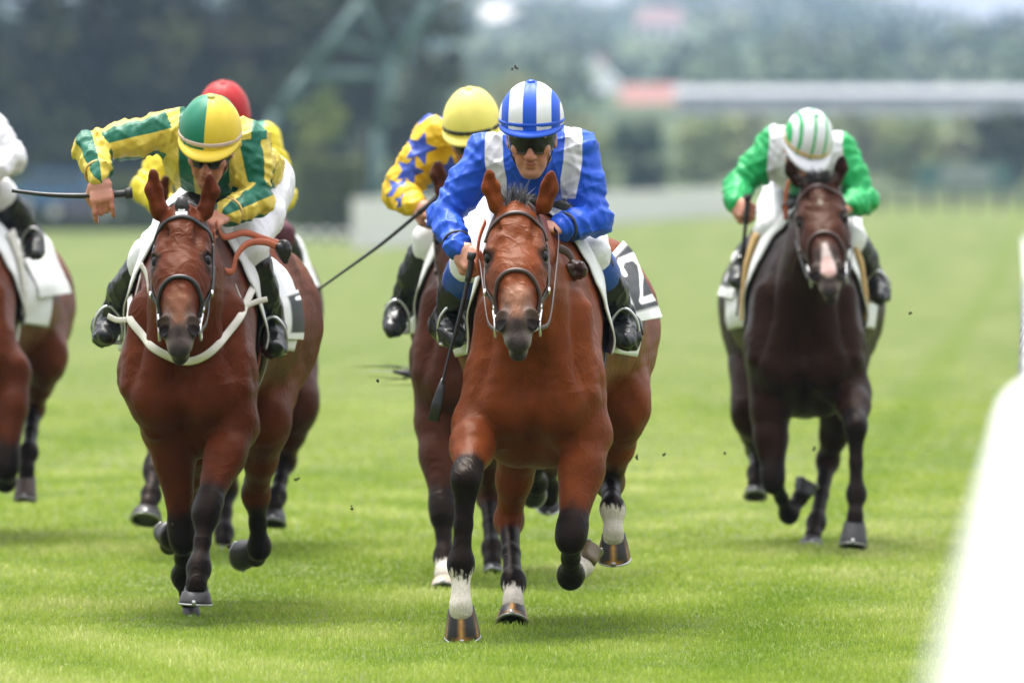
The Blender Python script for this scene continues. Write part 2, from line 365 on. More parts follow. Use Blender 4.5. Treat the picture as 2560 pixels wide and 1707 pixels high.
def hoof_parts(parent, coronet, bottom, front, w=.063, stripes=False, base=(.020, .018, .019), shoe=True, seed=0):
    """hoof: lofted wall with sole; horseshoe is its own sub-part"""
    c, b = V(*coronet), V(*bottom); ax = nrm(b-c); hgt = np.linalg.norm(b-c)+.014
    f = np.asarray(front, float); f = nrm(f-ax*f.dot(ax)); s = np.cross(ax, f)
    n = 40; a = np.arange(n)*2*math.pi/n
    ca, sa = np.cos(a), np.sin(a)
    flat = np.where(ca < 0, .86, 1.0)
    rings = []; cols = []
    prof = [(-.004, .60, -.020), (.006, .72, -.020), (.02, .76, -.017), (.4*hgt, .85, -.009), (.8*hgt, .96, -.002), (hgt-.004, 1.0, .0), (hgt, .985, .0)]
    rr = np.random.default_rng(seed)
    st = np.zeros(n)
    for m in (0, 14, -14, 33): st = np.maximum(st, np.exp(-((np.degrees((a+math.pi) % (2*math.pi)-math.pi)-m*1.0)/(8 if m == 0 else 5))**2)*(1 if m in (0, 33) else .0))
    for t, k, sh in prof:
        rings.append(c+ax*t+f*(sh+k*w*1.08*ca*flat)[:, None]+s*(k*w*sa)[:, None])
        amb = np.array((.50, .25, .055)); q = np.tile(np.array(base, float), (n, 1))
        if stripes:
            tt = np.clip(t/hgt, 0, 1)
            st2 = np.clip(np.exp(-((np.degrees((a+math.pi) % (2*math.pi)-math.pi))/(8+24*max(0, tt-.80)/.20))**2)*1.2 + np.exp(-((np.abs(np.degrees((a+math.pi) % (2*math.pi)-math.pi))-66)/7)**2)*tt, 0, 1)[:, None]
            q = q*(1-st2)+amb*st2
        else:
            q = q*(.8+.7*np.clip(t/hgt, 0, 1))
        cols.append(q)
    bi = c+ax*(hgt-.012); rings.append(bi+f*(k*w*.72*ca*flat)[:, None]+s*(.72*w*sa)[:, None]); cols.append(np.tile((.02, .018, .016), (n, 1)))
    v = np.concatenate(rings); col = np.concatenate(cols); F = []
    R = len(rings)
    for i in range(R-1):
        for j in range(n): F.append([i*n+j, i*n+(j+1) % n, (i+1)*n+(j+1) % n, (i+1)*n+j])
    F.append([(R-1)*n+j for j in range(n)]); F.append(list(range(n-1, -1, -1)))
    o = mk('hoof', v, F, HOOFM, parent, {'col': col})
    if shoe:
        an = np.radians(np.linspace(-150, 150, 40))
        p = c+ax*(hgt+.003)+f*(w*.99*np.cos(an)*np.where(np.cos(an) < 0, .86, 1.0))[:, None]+s*(w*.92*np.sin(an))[:, None]
        mb = MB().tube(p, (.0075, .0040), 8, side=(c+ax*hgt-p)*1.0)
        mb.box((-.007, -.002, -.010), (.007, .003, .006), np.c_[s, f, -ax], c+ax*(hgt-.006)+f*(w*1.075))
        mb.build('horseshoe', SHOE, o)
    return o

def strands(n, base, dirf, length, wid, rngl, seg=4):
    """tapered hair blades: base(i)->point, dirf(i)->(dir, bend)"""
    V_, F_ = [], []
    for i in range(n):
        b = base(i); d, bend = dirf(i); L = length*rngl.uniform(.65, 1.1); s = nrm(np.cross(d, rngl.normal(size=3))); k = len(V_)
        for j in range(seg+1):
            t = j/seg; c = b+d*L*t+bend*L*t*t; w = wid*(1-t*.92)
            V_ += [c-s*w, c+s*w]
        for j in range(seg): F_.append([k+2*j, k+2*j+1, k+2*j+3, k+2*j+2])
    return np.array(V_), F_

def build_horse(sp):
    D = sp['D']; X0 = W(sp['cx'], 540, D)[0]; bz = sp.get('dz', 0.)
    yw = sp.get('yaw', 0.)
    def Lc(x, y, z): return V(X0+x+yw*y, D+y, z+bz)
    def J(px, py, dy): return W(px, py, D+dy)
    cs = sp.get('cs', 1.0)
    root = empty('racehorse', (X0, D+.8, 0), sp['label'], 'horse', 'racehorses galloping over the turf')
    s = SDF(); bs = sp.get('bs', 1.0)
    # trunk
    s.ell(Lc(0, 1.12, 1.00), (.325*bs, .66, .285), k=.05); s.ell(Lc(0, .62, .95), (.20*bs, .45, .36), k=.10)
    s.ell(Lc(0, .27, .90), (.215*cs, .33, .36), k=.10)
    s.ell(Lc(0, .55, 1.24), (.11, .42, .13), k=.14)
    s.ell(Lc(0, 1.52, 1.02), (.27*bs, .44, .29), k=.12)
    for q in (-1, 1):
        s.eseg(Lc(q*.12*cs, .48, 1.22), Lc(q*.160*cs, .03, .86), (1, 0, 0), (.07, .13), (.085, .12), k=.05)       # shoulder
        s.ell(Lc(q*.098*cs, -.015, .765), (.112, .13, .165), basis((q*.15, -.2, 1)), k=.028)                       # breast
        s.ell(Lc(q*.075*cs, .12, .66), (.10, .16, .11), k=.05)
        s.ell(Lc(q*.20*bs, 1.58, 1.00), (.145*bs, .29, .25), basis((0, 1, .25)), k=.08)                             # thigh
        s.ell(Lc(q*.12, 1.84, 1.03), (.11, .14, .21), k=.08)
        s.ell(Lc(q*.17, 1.25, 1.20), (.10, .16, .10), k=.10)                                                      # point of hip
    s.ell(Lc(0, -.02, .93), (.10, .10, .16), k=.06)
    for q in (-1, 1):
        s.seg(Lc(q*.050, -.10, 1.12), Lc(q*.110*cs, -.115, .80), .046, .058, k=.014)                                # neck muscle running to the shoulder point
        s.seg(Lc(q*.160*cs, .02, 1.06), Lc(q*.172*cs, -.050, .80), .050, .062, k=.012)
        s.seg(Lc(q*.035, -.095, .76), Lc(q*.11*cs, -.045, .655), .046, .042, k=.02)                                    # pectoral fold
    # head frame
    P0 = J(*sp['poll']); lip = J(*sp['lip']); Lh = sp.get('hl', .585)
    dxz = lip-P0; dxz[1] = 0; lp = np.linalg.norm(dxz); fwd = math.sqrt(max(Lh**2-lp**2, .01))
    Ld = nrm(dxz+V(0, -fwd, 0)); Xd = V(1, 0, sp.get('hroll', 0.)); Xd = Xd+V(0, sp.get('hyaw', 0.), 0); Xd = nrm(Xd-Ld*Xd.dot(Ld)); Nd = np.cross(Ld, Xd)
    HS = sp.get('hs', 1.0)
    def hp(x, l, n): return P0+HS*(x*Xd+n*Nd)+l*Ld
    HB = np.c_[Xd, Ld, Nd]
    # neck
    n0, n1, n2, n3 = hp(0, .10, -.13), None, Lc(0, .10, 1.03), Lc(0, .38, 1.05)
    n1 = n0*.5+n2*.5+V(0, 0, .03)
    s.eseg(n0, n1, (1, 0, 0), (.078, .12), (.105, .17), k=.05); s.eseg(n1, n2, (1, 0, 0), (.105, .17), (.150, .25), k=.07)
    s.eseg(n2, n3, (1, 0, 0), (.15, .25), (.18, .30), k=.08)
    s.seg(hp(0, .0, -.03), Lc(0, .42, 1.30), .035, .06, k=.08)                                                    # crest
    # skull
    s.ell(hp(0, .085, -.075), (.084, .115, .078), HB, k=.03)
    s.eseg(hp(0, .12, -.072), hp(0, .27, -.080), Xd, (.092, .07), (.090, .078), k=.03)
    s.eseg(hp(0, .27, -.080), hp(0, .44, -.080), Xd, (.086, .076), (.055, .062), k=.03)
    s.eseg(hp(0, .05, -.022), hp(0, .40, -.022), Xd, (.052, .020), (.034, .018), k=.03)                           # flat of the face
    for q in (-1, 1):
        s.ell(hp(q*.056, .19, -.160), (.038, .125, .105), HB, k=.035)                                              # jowl
        s.seg(hp(q*.05, .14, -.028), hp(q*.082, .185, -.040), .026, .022, k=.02)                                   # brow bone
        s.seg(hp(q*.090, .195, -.040), hp(q*.078, .245, -.072), .017, .016, k=.022)                                # lower lid
        s.seg(hp(q*.080, .25, -.075), hp(q*.066, .36, -.072), .015, .009, k=.018)                                  # facial crest
        s.ell(hp(q*.102, .205, -.036), (.020, .024, .020), HB, k=.010, op=1)                                       # eye socket
        s.ell(hp(q*.050, .105, -.016), (.016, .022, .003), HB, k=.03, op=1)                                       # hollow above the eye
        s.seg(hp(q*.022, .30, -.012), hp(q*.020, .43, -.020), .012, .012, k=.02)                                   # nasal bone edge
    s.ell(hp(0, .475, -.075), (.055, .070, .056), HB, k=.03)
    for q in (-1, 1):
        s.ell(hp(q*.050, .494, -.044), (.031, .040, .032), HB, k=.02)                                              # nostril rim
        s.ell(hp(q*.024, .540, -.082), (.019, .036, .028), HB, k=.02)
    s.ell(hp(0, .562, -.082), (.029, .040, .030), HB, k=.02)                                                     # upper lip
    s.ell(hp(0, .558, -.124), (.029, .038, .023), HB, k=.012)                                                     # lower lip and chin
    s.ell(hp(0, .48, -.125), (.034, .07, .03), HB, k=.03)
    for q in (-1, 1):
        s.ell(hp(q*.057, .507, -.022), (.0250, .036, .044), HB @ np.array([[1, 0, -q*.5], [0, 1, 0], [q*.5, 0, 1]])/1.118, k=.006, op=1)   # nostril
    for q in (-1, 1):
        s.seg(hp(q*.05, .562, -.103), hp(-q*.0, .580, -.100), .0035, .0035, k=.006, op=1)                         # mouth slit
    # ears
    ears = []
    for q, e in zip((-1, 1), sp['ears']):
        b = J(e[0], e[1], sp['poll'][2]+.03); t = J(e[2], e[3], sp['poll'][2]+.015+e[4] if len(e) > 4 else sp['poll'][2]+.015); m = b*.50+t*.5+V(q*.006, 0, 0)
        fr = nrm(V(-q*.25 if len(e) < 6 else e[5], -1, -.1)); ears.append((b, m, t))
        El = np.linalg.norm(t-b); er = min(.028, El*.27)
        s.chain([b-(t-b)*.15, b, m, b*.12+t*.88, t], [.024, er*.82, er, .013, .004], k=.022)
        s.ell(m+fr*.030+V(-q*.004, 0, 0), (er*.42, El*.40, .020), basis(t-b, np.cross(t-b, fr)), k=.014, op=1)
    # legs
    legs = {}
    for nm in ('foreL', 'foreR'):
        q = -1 if nm == 'foreL' else 1
        g = sp[nm]; el, kn, fe, co, bo = [J(*p) for p in g['j']]; legs[nm] = (el, kn, fe, co, bo); r = g.get('r', 1.)
        sh = Lc(q*.155*cs, .06, .82)
        s.eseg(sh, el, (1, 0, 0), (.09, .12), (.078, .10), k=.045)
        m = el*.62+kn*.38
        s.eseg(el, m, (1, 0, 0), (.074, .088), (.064*r, .072*r), k=.035); s.eseg(m, kn*.88+el*.12, (1, 0, 0), (.064*r, .072*r), (.041*r, .044*r), k=.035)
        d = nrm(kn-el); s.ell(el*.55+kn*.45+V(-q*.022, -.02, 0), (.035, .13, .04), basis(d), k=.025)
        s.ell(el*.7+kn*.3+V(q*.03, -.01, 0), (.038, .14, .05), basis(d), k=.02)
        s.eseg(kn-d*.035, kn+d*.03, (1, 0, 0), (.042*r, .042*r), (.040*r, .040*r), k=.03); s.ell(kn+V(0, -.012, -.012), (.034*r, .040, .030*r), basis(d), k=.02)
        cm = kn*.45+fe*.55
        s.seg(kn, cm, .038*r, .0262*r, k=.04); s.seg(cm, fe, .0265*r, .031*r, k=.02)
        dd = nrm(fe-kn); bk = nrm(V(0, 1, 0)-dd*dd[1])
        s.seg(kn+bk*.030, fe+bk*.026, .012, .014, k=.008)                                                         # tendon
        s.ell(fe, (.035*r, .044, .038*r), basis(dd), k=.03); s.ell(fe+bk*.022, (.027*r, .028, .022*r), basis(dd), k=.03)
        s.seg(fe, co, .0275*r, .030*r, k=.03); s.seg(co, co+(bo-co)*.25, .031*r, .034*r, k=.02)
    for nm in ('hindL', 'hindR'):
        q = -1 if nm == 'hindL' else 1
        g = sp[nm]; st, hk, fe, co, bo = [J(*p) for p in g['j']]; legs[nm] = (st, hk, fe, co, bo); r = g.get('r', 1.)
        hip = Lc(q*.20*bs, 1.55, 1.0)
        s.eseg(hip, st, (1, 0, 0), (.135, .20), (.082, .12), k=.06)
        m = st*.5+hk*.5
        s.eseg(st, m, (1, 0, 0), (.078, .115), (.056*r, .075), k=.05); s.eseg(m, hk, (1, 0, 0), (.056*r, .075), (.040*r, .050), k=.04)
        d = nrm(hk-st); dd = nrm(fe-hk); bk = nrm(nrm(hk-st)-nrm(fe-hk)+V(0, .2, 0))
        s.ell(hk, (.047*r, .065, .056), basis(dd), k=.025); s.seg(hk, hk+bk*.055-dd*.03, .035, .024, k=.03)
        s.seg(hk+bk*.05-dd*.05, st*.55+hk*.45+bk*.05, .014, .02, k=.03)
        cm = hk*.45+fe*.55
        s.seg(hk, cm, .038*r, .029*r, k=.03); s.seg(cm, fe, .029*r, .033*r, k=.02)
        b2 = nrm(V(0, 1, 0)-dd*dd[1]); s.seg(hk+b2*.02, fe+b2*.02, .018, .018, k=.018)
        s.ell(fe, (.036*r, .046, .040*r), basis(dd), k=.03); s.ell(fe+b2*.022, (.027*r, .028, .022*r), basis(dd), k=.03)
        s.seg(fe, co, .0275*r, .031*r, k=.03); s.seg(co, co+(bo-co)*.25, .031*r, .034*r, k=.02)
    h = sp.get('h', .0095)
    def muscle(P):
        x, y, z = P[:, 0]-X0, P[:, 1]-D, P[:, 2]
        w = sstep(.45, .65, z)
        return w*(.0024*np.sin(21*z+6*np.sin(9*x+3*y))*np.sin(17*x+4*np.sin(8*z))+.0010*np.sin(47*x+13*np.sin(11*z))*np.sin(29*z+7*np.sin(13*x)))
    s.build(h, muscle)
    v, f = s.mesh()
    # coat colours
    base = np.array(sp['coat']); col = np.tile(base, (len(v), 1))
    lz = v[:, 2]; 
    und = sstep(.95, .62, lz)*(1-.0)                                                                            # coat slightly darker towards the bottom
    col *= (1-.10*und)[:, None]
    nz = np.sin(v[:, 0]*23+3*np.sin(v[:, 2]*17))*np.sin(v[:, 2]*19+v[:, 1]*11); col *= (1+.07*nz)[:, None]
    pt = np.array(sp.get('points', BLACK))
    for nm, (a, k_, fe, co, bo) in legs.items():
        g = sp[nm]; fr = .10 if 'fore' in nm else .22
        d0, t0 = capd(v, a, k_, .10, .06); up = (d0 < .03)*sstep(.60, 1.0, t0+.05*np.sin(v[:, 0]*90)*np.sin(v[:, 2]*60))
        if 'fore' in nm: col[:] = col*(1-.80*up[:, None])+pt*.80*up[:, None]
        k2 = k_ if 'fore' in nm else k_*.62+fe*.38
        paint(v, col, k2, fe, .066 if 'fore' in nm else .05, .06, pt, .045 if 'fore' in nm else .06, jag=.006); paint(v, col, fe, co, .06, .06, pt, .02); paint(v, col, co, bo, .06, .07, pt, .02)
        if g.get('sock'):
            t = g['sock']; ax_ = co-fe; Lx = np.linalg.norm(ax_); ss = ((v-fe)@ax_)/Lx**2; dn = np.minimum(capd(v, fe, co, .0, .0)[0], capd(v, co, bo, .0, .0)[0]); an_ = np.arctan2(v[:, 0]-fe[0], v[:, 1]-fe[1])
            ss = ss+.14*np.sin(an_*5+1)*np.sin(an_*2)+.08*np.sin(an_*17)+.05*np.sin(an_*31+v[:, 2]*200); al = sstep(t, t+.12, ss)*(dn < .075); col[:] = col*(1-al[:, None])+np.array(WHITEHAIR)*al[:, None]
    fc = np.array(sp.get('face', base)); 
    if sp.get('face') is not None: paint(v, col, hp(0, .10, -.08), hp(0, .40, -.07), .12, .08, fc, .06)
    paint(v, col, hp(0, .42, -.02), hp(0, .46, -.03), .03, .04, np.array(sp.get('muzzle', base*1.1+.03)), .04, .8)
    dark = np.array(sp.get('muzdark', (.028, .024, .025)))
    paint(v, col, hp(0, .545, -.085), hp(0, .50, -.12), .055, .050, np.array(sp.get('muzgrey', (.085, .066, .060))), .035)
    paint(v, col, hp(0, .575, -.12), hp(0, .54, -.15), .034, .034, dark, .02)
    paint(v, col, hp(0, .515, -.045), hp(0, .585, -.085), .012, .026, dark, .018)
    for q in (-1, 1):
        paint(v, col, hp(q*.052, .525, -.05), hp(q*.055, .475, -.035), .028, .026, (.060, .046, .042), .03, .85)
        paint(v, col, hp(q*.057, .512, -.052), hp(q*.057, .514, -.030), .027, .022, (.003, .002, .002), .006)
        paint(v, col, hp(q*.036, .545, -.085), hp(q*.034, .555, -.10), .012, .012, (.22, .19, .18), .03, .7)
        paint(v, col, hp(q*.094, .205, -.042), hp(q*.096, .226, -.055), .027, .022, np.array((.02, .014, .012)), .022, .85)
    for (b, m, t), q in zip(ears, (-1, 1)):
        paint(v, col, t, b*.15+t*.85, .008, .008, pt, .015, sp.get('eartip', .6))
    if sp.get('star'): paint(v, col, hp(0, .135, -.01), hp(0.004, .15, -.01), .012, .011, WHITEHAIR, .012, .8)
    if sp.get('snip'):
        paint(v, col, hp(0, .38, -.005), hp(.006, .50, -.02), .004, .026, (.48, .40, .38), .012); paint(v, col, hp(0, .46, -.01), hp(.004, .51, -.02), .014, .022, (.50, .32, .30), .012)
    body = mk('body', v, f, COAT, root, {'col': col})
    # eyes
    for q in (-1, 1):
        u = np.linspace(0, math.pi, 9); w_ = np.arange(14)*2*math.pi/14
        sv = np.array([[math.sin(a)*math.cos(b), math.sin(a)*math.sin(b), math.cos(a)] for a in u for b in w_])*V(.016, .022, .017)
        sf = np.array([[i*14+j, i*14+(j+1) % 14, (i+1)*14+(j+1) % 14, (i+1)*14+j] for i in range(8) for j in range(14)])
        mk('eye', sv@HB.T+hp(q*.0885, .205, -.041), sf, EYE, root)
    # hooves
    for i, (nm, (a, k_, fe, co, bo)) in enumerate(legs.items()):
        g = sp[nm]; hoof_parts(root, co+(bo-co)*.12, bo, g.get('front', (0, -1, 0)), g.get('hw', .061), g.get('stripes', False), g.get('hoof', (.019, .017, .018)), True, i)
    # forelock, mane, tail
    rl = np.random.default_rng(sp['seed'])
    fl = sp.get('forelock', 'up')
    if fl == 'up':
        sv, sf = strands(260, lambda i: hp(rl.uniform(-.028, .028), rl.uniform(-.012, .03), -.012), lambda i: (nrm(V(rl.normal(0, .42)+.02, rl.uniform(-.1, .35), 1)), V(rl.normal(.0, .14), rl.uniform(.0, .5), rl.uniform(-.12, .05))), .085, .0022, rl)
        mk('forelock', sv, sf, HAIRG, root)
    elif fl == 'knot':
        mb = SDF(); c = hp(0, .01, .0); mb.ell(c+V(0, 0, .018), (.018, .02, .030), k=.01); mb.seg(c, c+V(0, 0, .01), .012, .016); mb.build(.005, lambda P: .0015*np.sin(P[:, 0]*900)*np.sin(P[:, 2]*400)); vv, ff = mb.mesh(); mk('forelock', vv, ff, HAIRM, root)
    elif fl == 'flat':
        sv, sf = strands(240, lambda i: hp(rl.uniform(-.045, .045), rl.uniform(-.03, .03), -.004), lambda i: (nrm(V(rl.normal(0, .5), -.25, rl.uniform(.1, .7))), V(rl.normal(0, .2), -.1, -.35)), .07, .0024, rl)
        mk('forelock', sv, sf, HAIRG, root)
    cr0, cr1 = hp(0, .0, -.01)+V(0, .06, .02), Lc(0, .48, 1.36)
    def mbase(i):
        t = rl.uniform(0, 1); return cr0*(1-t)+cr1*t+V(rl.normal(0, .008), 0, .03*math.sin(math.pi*t))
    side = sp.get('mane', 1)
    sv, sf = strands(420, mbase, lambda i: (nrm(V(side*rl.uniform(.1, .5), rl.uniform(.5, 1.), rl.uniform(.1, .5))), V(side*.1, .3, -.3)), .075, .003, rl)
    mk('mane', sv, sf, HAIRM, root)
    tb = Lc(0, 1.95, 1.16); tp = [tb] + [tb+V(*q) for q in sp.get('tail', [(0, .14, .03), (.01, .30, -.05), (.03, .44, -.22), (.02, .50, -.42)])]
    cp = catmull(tp, 6); nn = len(cp); mb = MB(); mb.tube(cp, np.interp(np.linspace(0, 1, nn), [0, .25, .6, 1], [.032, .045, .05, .006]), 10)
    vv = [mb.verts()]; ff = list(mb.f); cnt = len(vv[0])
    sv, sf = strands(sp.get('hairs', 160), lambda i: cp[rl.integers(2, nn-1)]+rl.normal(0, .02, 3), lambda i: (nrm(nrm(tp[-1]-tp[-2])+rl.normal(0, .10, 3)), rl.normal(0, .08, 3)), .20, .003, rl)
    vv.append(sv); ff += [[i+cnt for i in q] for q in sf]
    mk('tail', np.concatenate(vv), ff, HAIRM, root)
    # ---- bridle, wrapped on the real head surface
    LM = sp.get('leather', LEATH)
    bridle = empty('bridle', (0, 0, 0)); bridle.parent = root; bl = wloc(root)
    def hs(l, phi, off, cn=-.085):
        l = np.atleast_1d(np.asarray(l, float)); phi = np.atleast_1d(np.radians(phi)); l, phi = np.broadcast_arrays(l, phi)
        c = P0+HS*cn*Nd+l[:, None]*Ld; n = np.cos(phi)[:, None]*Nd+np.sin(phi)[:, None]*Xd
        return s.cast(c, n, off, .3), n
    def strap(nm, l, phi, wid, th, off=.003, sidev=None, m=LM, par=bridle, cn=-.085):
        p, n = hs(l, phi, off, cn)
        for _ in range(2): p[1:-1] = p[:-2]*.25+p[1:-1]*.5+p[2:]*.25
        mb = MB(); mb.tube(p, (th, wid), 8, side=n); return mb.build(nm, m, par), p
    ph = np.linspace(-86, 86, 34)
    _, bp = strap('browband', .050+.045*np.abs(ph/90)**1.7, ph, .0085, .0045, .0035)
    ph = np.linspace(-118, 118, 40)
    _, np_ = strap('noseband', .318+.075*np.abs(ph/90)**1.6, ph, .0085, .0075, .005)
    for q in (-1, 1):
        strap('cheekpiece', np.linspace(.085, .465, 26), q*np.linspace(97, 104, 26), .0075, .0045, .006, m=LM)
        strap('cheekpiece', np.linspace(.16, .44, 20), q*np.linspace(112, 112, 20), .0065, .0045, .010, m=LM)
        strap('throat_lash', np.linspace(.07, .17, 12), q*np.linspace(100, 150, 12), .006, .004, .005, cn=-.1)
        # bit ring, bar and buckle
        bc = hp(q*.060, .475, -.098); an = np.linspace(0, 2*math.pi, 20, endpoint=False)
        ring = bc+.027*(np.cos(an)[:, None]*Ld+np.sin(an)[:, None]*Nd)+q*.012*Xd
        vv, ff = tube(ring, .0042, 7, closed=True); mk('bit_ring', vv, ff, STEEL, bridle)
        mb = MB(); mb.tube([hp(q*.02, .505, -.102), hp(q*.066, .478, -.098)], .0055, 8); mb.tube([hp(q*.078, .405, -.085), hp(q*.070, .47, -.09)], .0042, 8); mb.build('bit_bar', STEEL, bridle)
        for l, pz in ((.42, 106), (.36, 113), (.30, 100)):
            mb = MB(); c, n = hs(l, q*pz, .012); c = c[0]; mb.box((-.009, -.010, -.004), (.009, .010, .005), np.c_[np.cross(Ld, n[0]), Ld, n[0]], c, bev=.002)
            mb.build('buckle', STEEL if sp.get('shiny') else LM, bridle)
    # crown strap behind the ears
    mb = MB(); e = [bp[0], hp(-.075, .02, -.055), hp(-.045, -.03, -.03), hp(0, -.04, -.02), hp(.045, -.03, -.03), hp(.075, .02, -.055), bp[-1]]
    mb.tube(catmull(e, 6), (.005, .008), 8, side=Nd); mb.build('headpiece', LM, bridle)
    return dict(root=root, s=s, Lc=Lc, J=J, hp=hp, hs=hs, D=D, X0=X0, Ld=Ld, Xd=Xd, Nd=Nd, bridle=bridle, bs=bs, yaw=yw, legs=legs, LM=LM)

def flank(H, y, ang, off=.012, zc=.98):
    """points on the trunk: y metres behind the breast, ang degrees from straight up (+ = photo right)"""
    y = np.atleast_1d(np.asarray(y, float)); a = np.radians(np.atleast_1d(np.asarray(ang, float))); y, a = np.broadcast_arrays(y, a)
    c = np.stack([H['X0']+H['yaw']*y, H['D']+y, np.full(y.shape, zc+0.)], -1); n = np.stack([np.sin(a), np.zeros_like(a), np.cos(a)], -1)
    return H['s'].cast(c, n, 0, .7, .05)+n*np.asarray(off)[..., None] if np.ndim(off) else H['s'].cast(c, n, off, .7, .05)
def sheet(name, P, mat, parent, th=.004, attrs=None):
    """cloth from an (a, b, 3) grid of points, given thickness"""
    a, b = P.shape[:2]; v = P.reshape(-1, 3)
    f = np.array([[i*b+j, i*b+j+1, (i+1)*b+j+1, (i+1)*b+j] for i in range(a-1) for j in range(b-1)])
    o = mk(name, v, f, mat, parent, attrs); m = o.modifiers.new('thickness', 'SOLIDIFY'); m.thickness = th; m.offset = 0; return o
def strip(pts, name, mat, parent, wid=.009, th=.003, side=None, n=8):
    mb = MB(); p = catmull(pts, n); mb.tube(p, (wid, th), 8, side=(0, 0, 1) if side is None else side); return mb.build(name, mat, parent)
# ------------------------------------------------------------------ jockeys
SKIN = attr_mat('skin', rough=.5, var=.10, vscale=30, bscale=220, bstr=.12, bdist=.002, spec=.4, sss=.12)
BREECH = plain('white_breeches', (.68, .68, .72), .6, var=.06, vscale=8, bscale=26, bstr=.35, bdist=.012, sheen=.1)
BOOT = plain('black_boot_leather', (.008, .008, .009), .33, var=.2, vscale=20, bscale=14, bstr=.25, bdist=.015, spec=.4)
BOOTS_SOLE = plain('boot_sole', (.015, .014, .014), .6)
LENS = plain('goggle_lens', (.008, .008, .009), .22, var=.05, bstr=0, spec=.25)
GFRAME = plain('goggle_frame', (.014, .012, .012), .4)
def fold_field(rs):
    """soft cloth folds: a few warped ridged waves"""
    g = np.random.default_rng(rs); K = []
    for wl, am in ((.15, .0070), (.10, .0060), (.065, .0048), (.045, .0034), (.034, .0024)):
        k = nrm(g.normal(size=3))*2*math.pi/wl; q = nrm(g.normal(size=3))*2*math.pi/(wl*2.2); K.append((k, q, g.uniform(0, 6.28), am))
    def f(P):
        o = 0
        for k, q, ph, am in K:
            a = P@k+ph+1.9*np.sin(P@q+ph*2); o = o-am*((1-np.abs(np.sin(a*.5)))**2.2-.25)
        return o
    return f
def hand(s, wrist, d, back, thumb, curl=(62, 88, 50), sc=1.0, spread=0.0, k=.006, point=None):
    """palm, four bent fingers of unequal length and a thumb; thumb = +1/-1 side along d x back"""
    y = nrm(d); z = nrm(np.asarray(back, float)-y*np.dot(back, y)); x = np.cross(y, z)*thumb
    def p(a, b, c): return wrist+sc*(a*x+b*y+c*z)
    s.eseg(p(0, -.02, 0), p(0, .025, 0), x, (.026*sc, .020*sc), (.034*sc, .018*sc), k=.012)
    s.eseg(p(0, .03, 0), p(0, .078, .002), x, (.035*sc, .016*sc), (.039*sc, .014*sc), k=.012)
    s.ell(p(.028, .035, -.010), (.016*sc, .028*sc, .016*sc), np.c_[x, y, z], k=.012)
    for i, (fx, L) in enumerate(((.031, .92), (.0105, 1.0), (-.0105, .94), (-.030, .76))):
        c = curl if not (point and i in point) else point[i]
        pos = p(fx, .084-abs(i-1)*.004, .003); ang = 0; r = .0098*sc*(.9 if i == 3 else 1); dx = spread*(1.2-i*.8)
        s.seg(pos-y*.02*sc, pos, r*1.05, r*1.08, k=k)
        for b, ln in zip(c, (.043, .027, .022)):
            ang += math.radians(b); dr = nrm(y*math.cos(ang)-z*math.sin(ang)+x*dx); q = pos+dr*ln*L*sc
            s.seg(pos, q, r, r*.92, k=k); pos = q; r *= .93
    t0, t1 = p(.032, .025, -.010), p(.050, .055, -.022); t2 = p(.040, .082, -.036); t3 = p(.018, .093, -.046)
    s.chain([t0, t1, t2, t3], [.0135*sc, .0125*sc, .011*sc, .0095*sc], k=k)

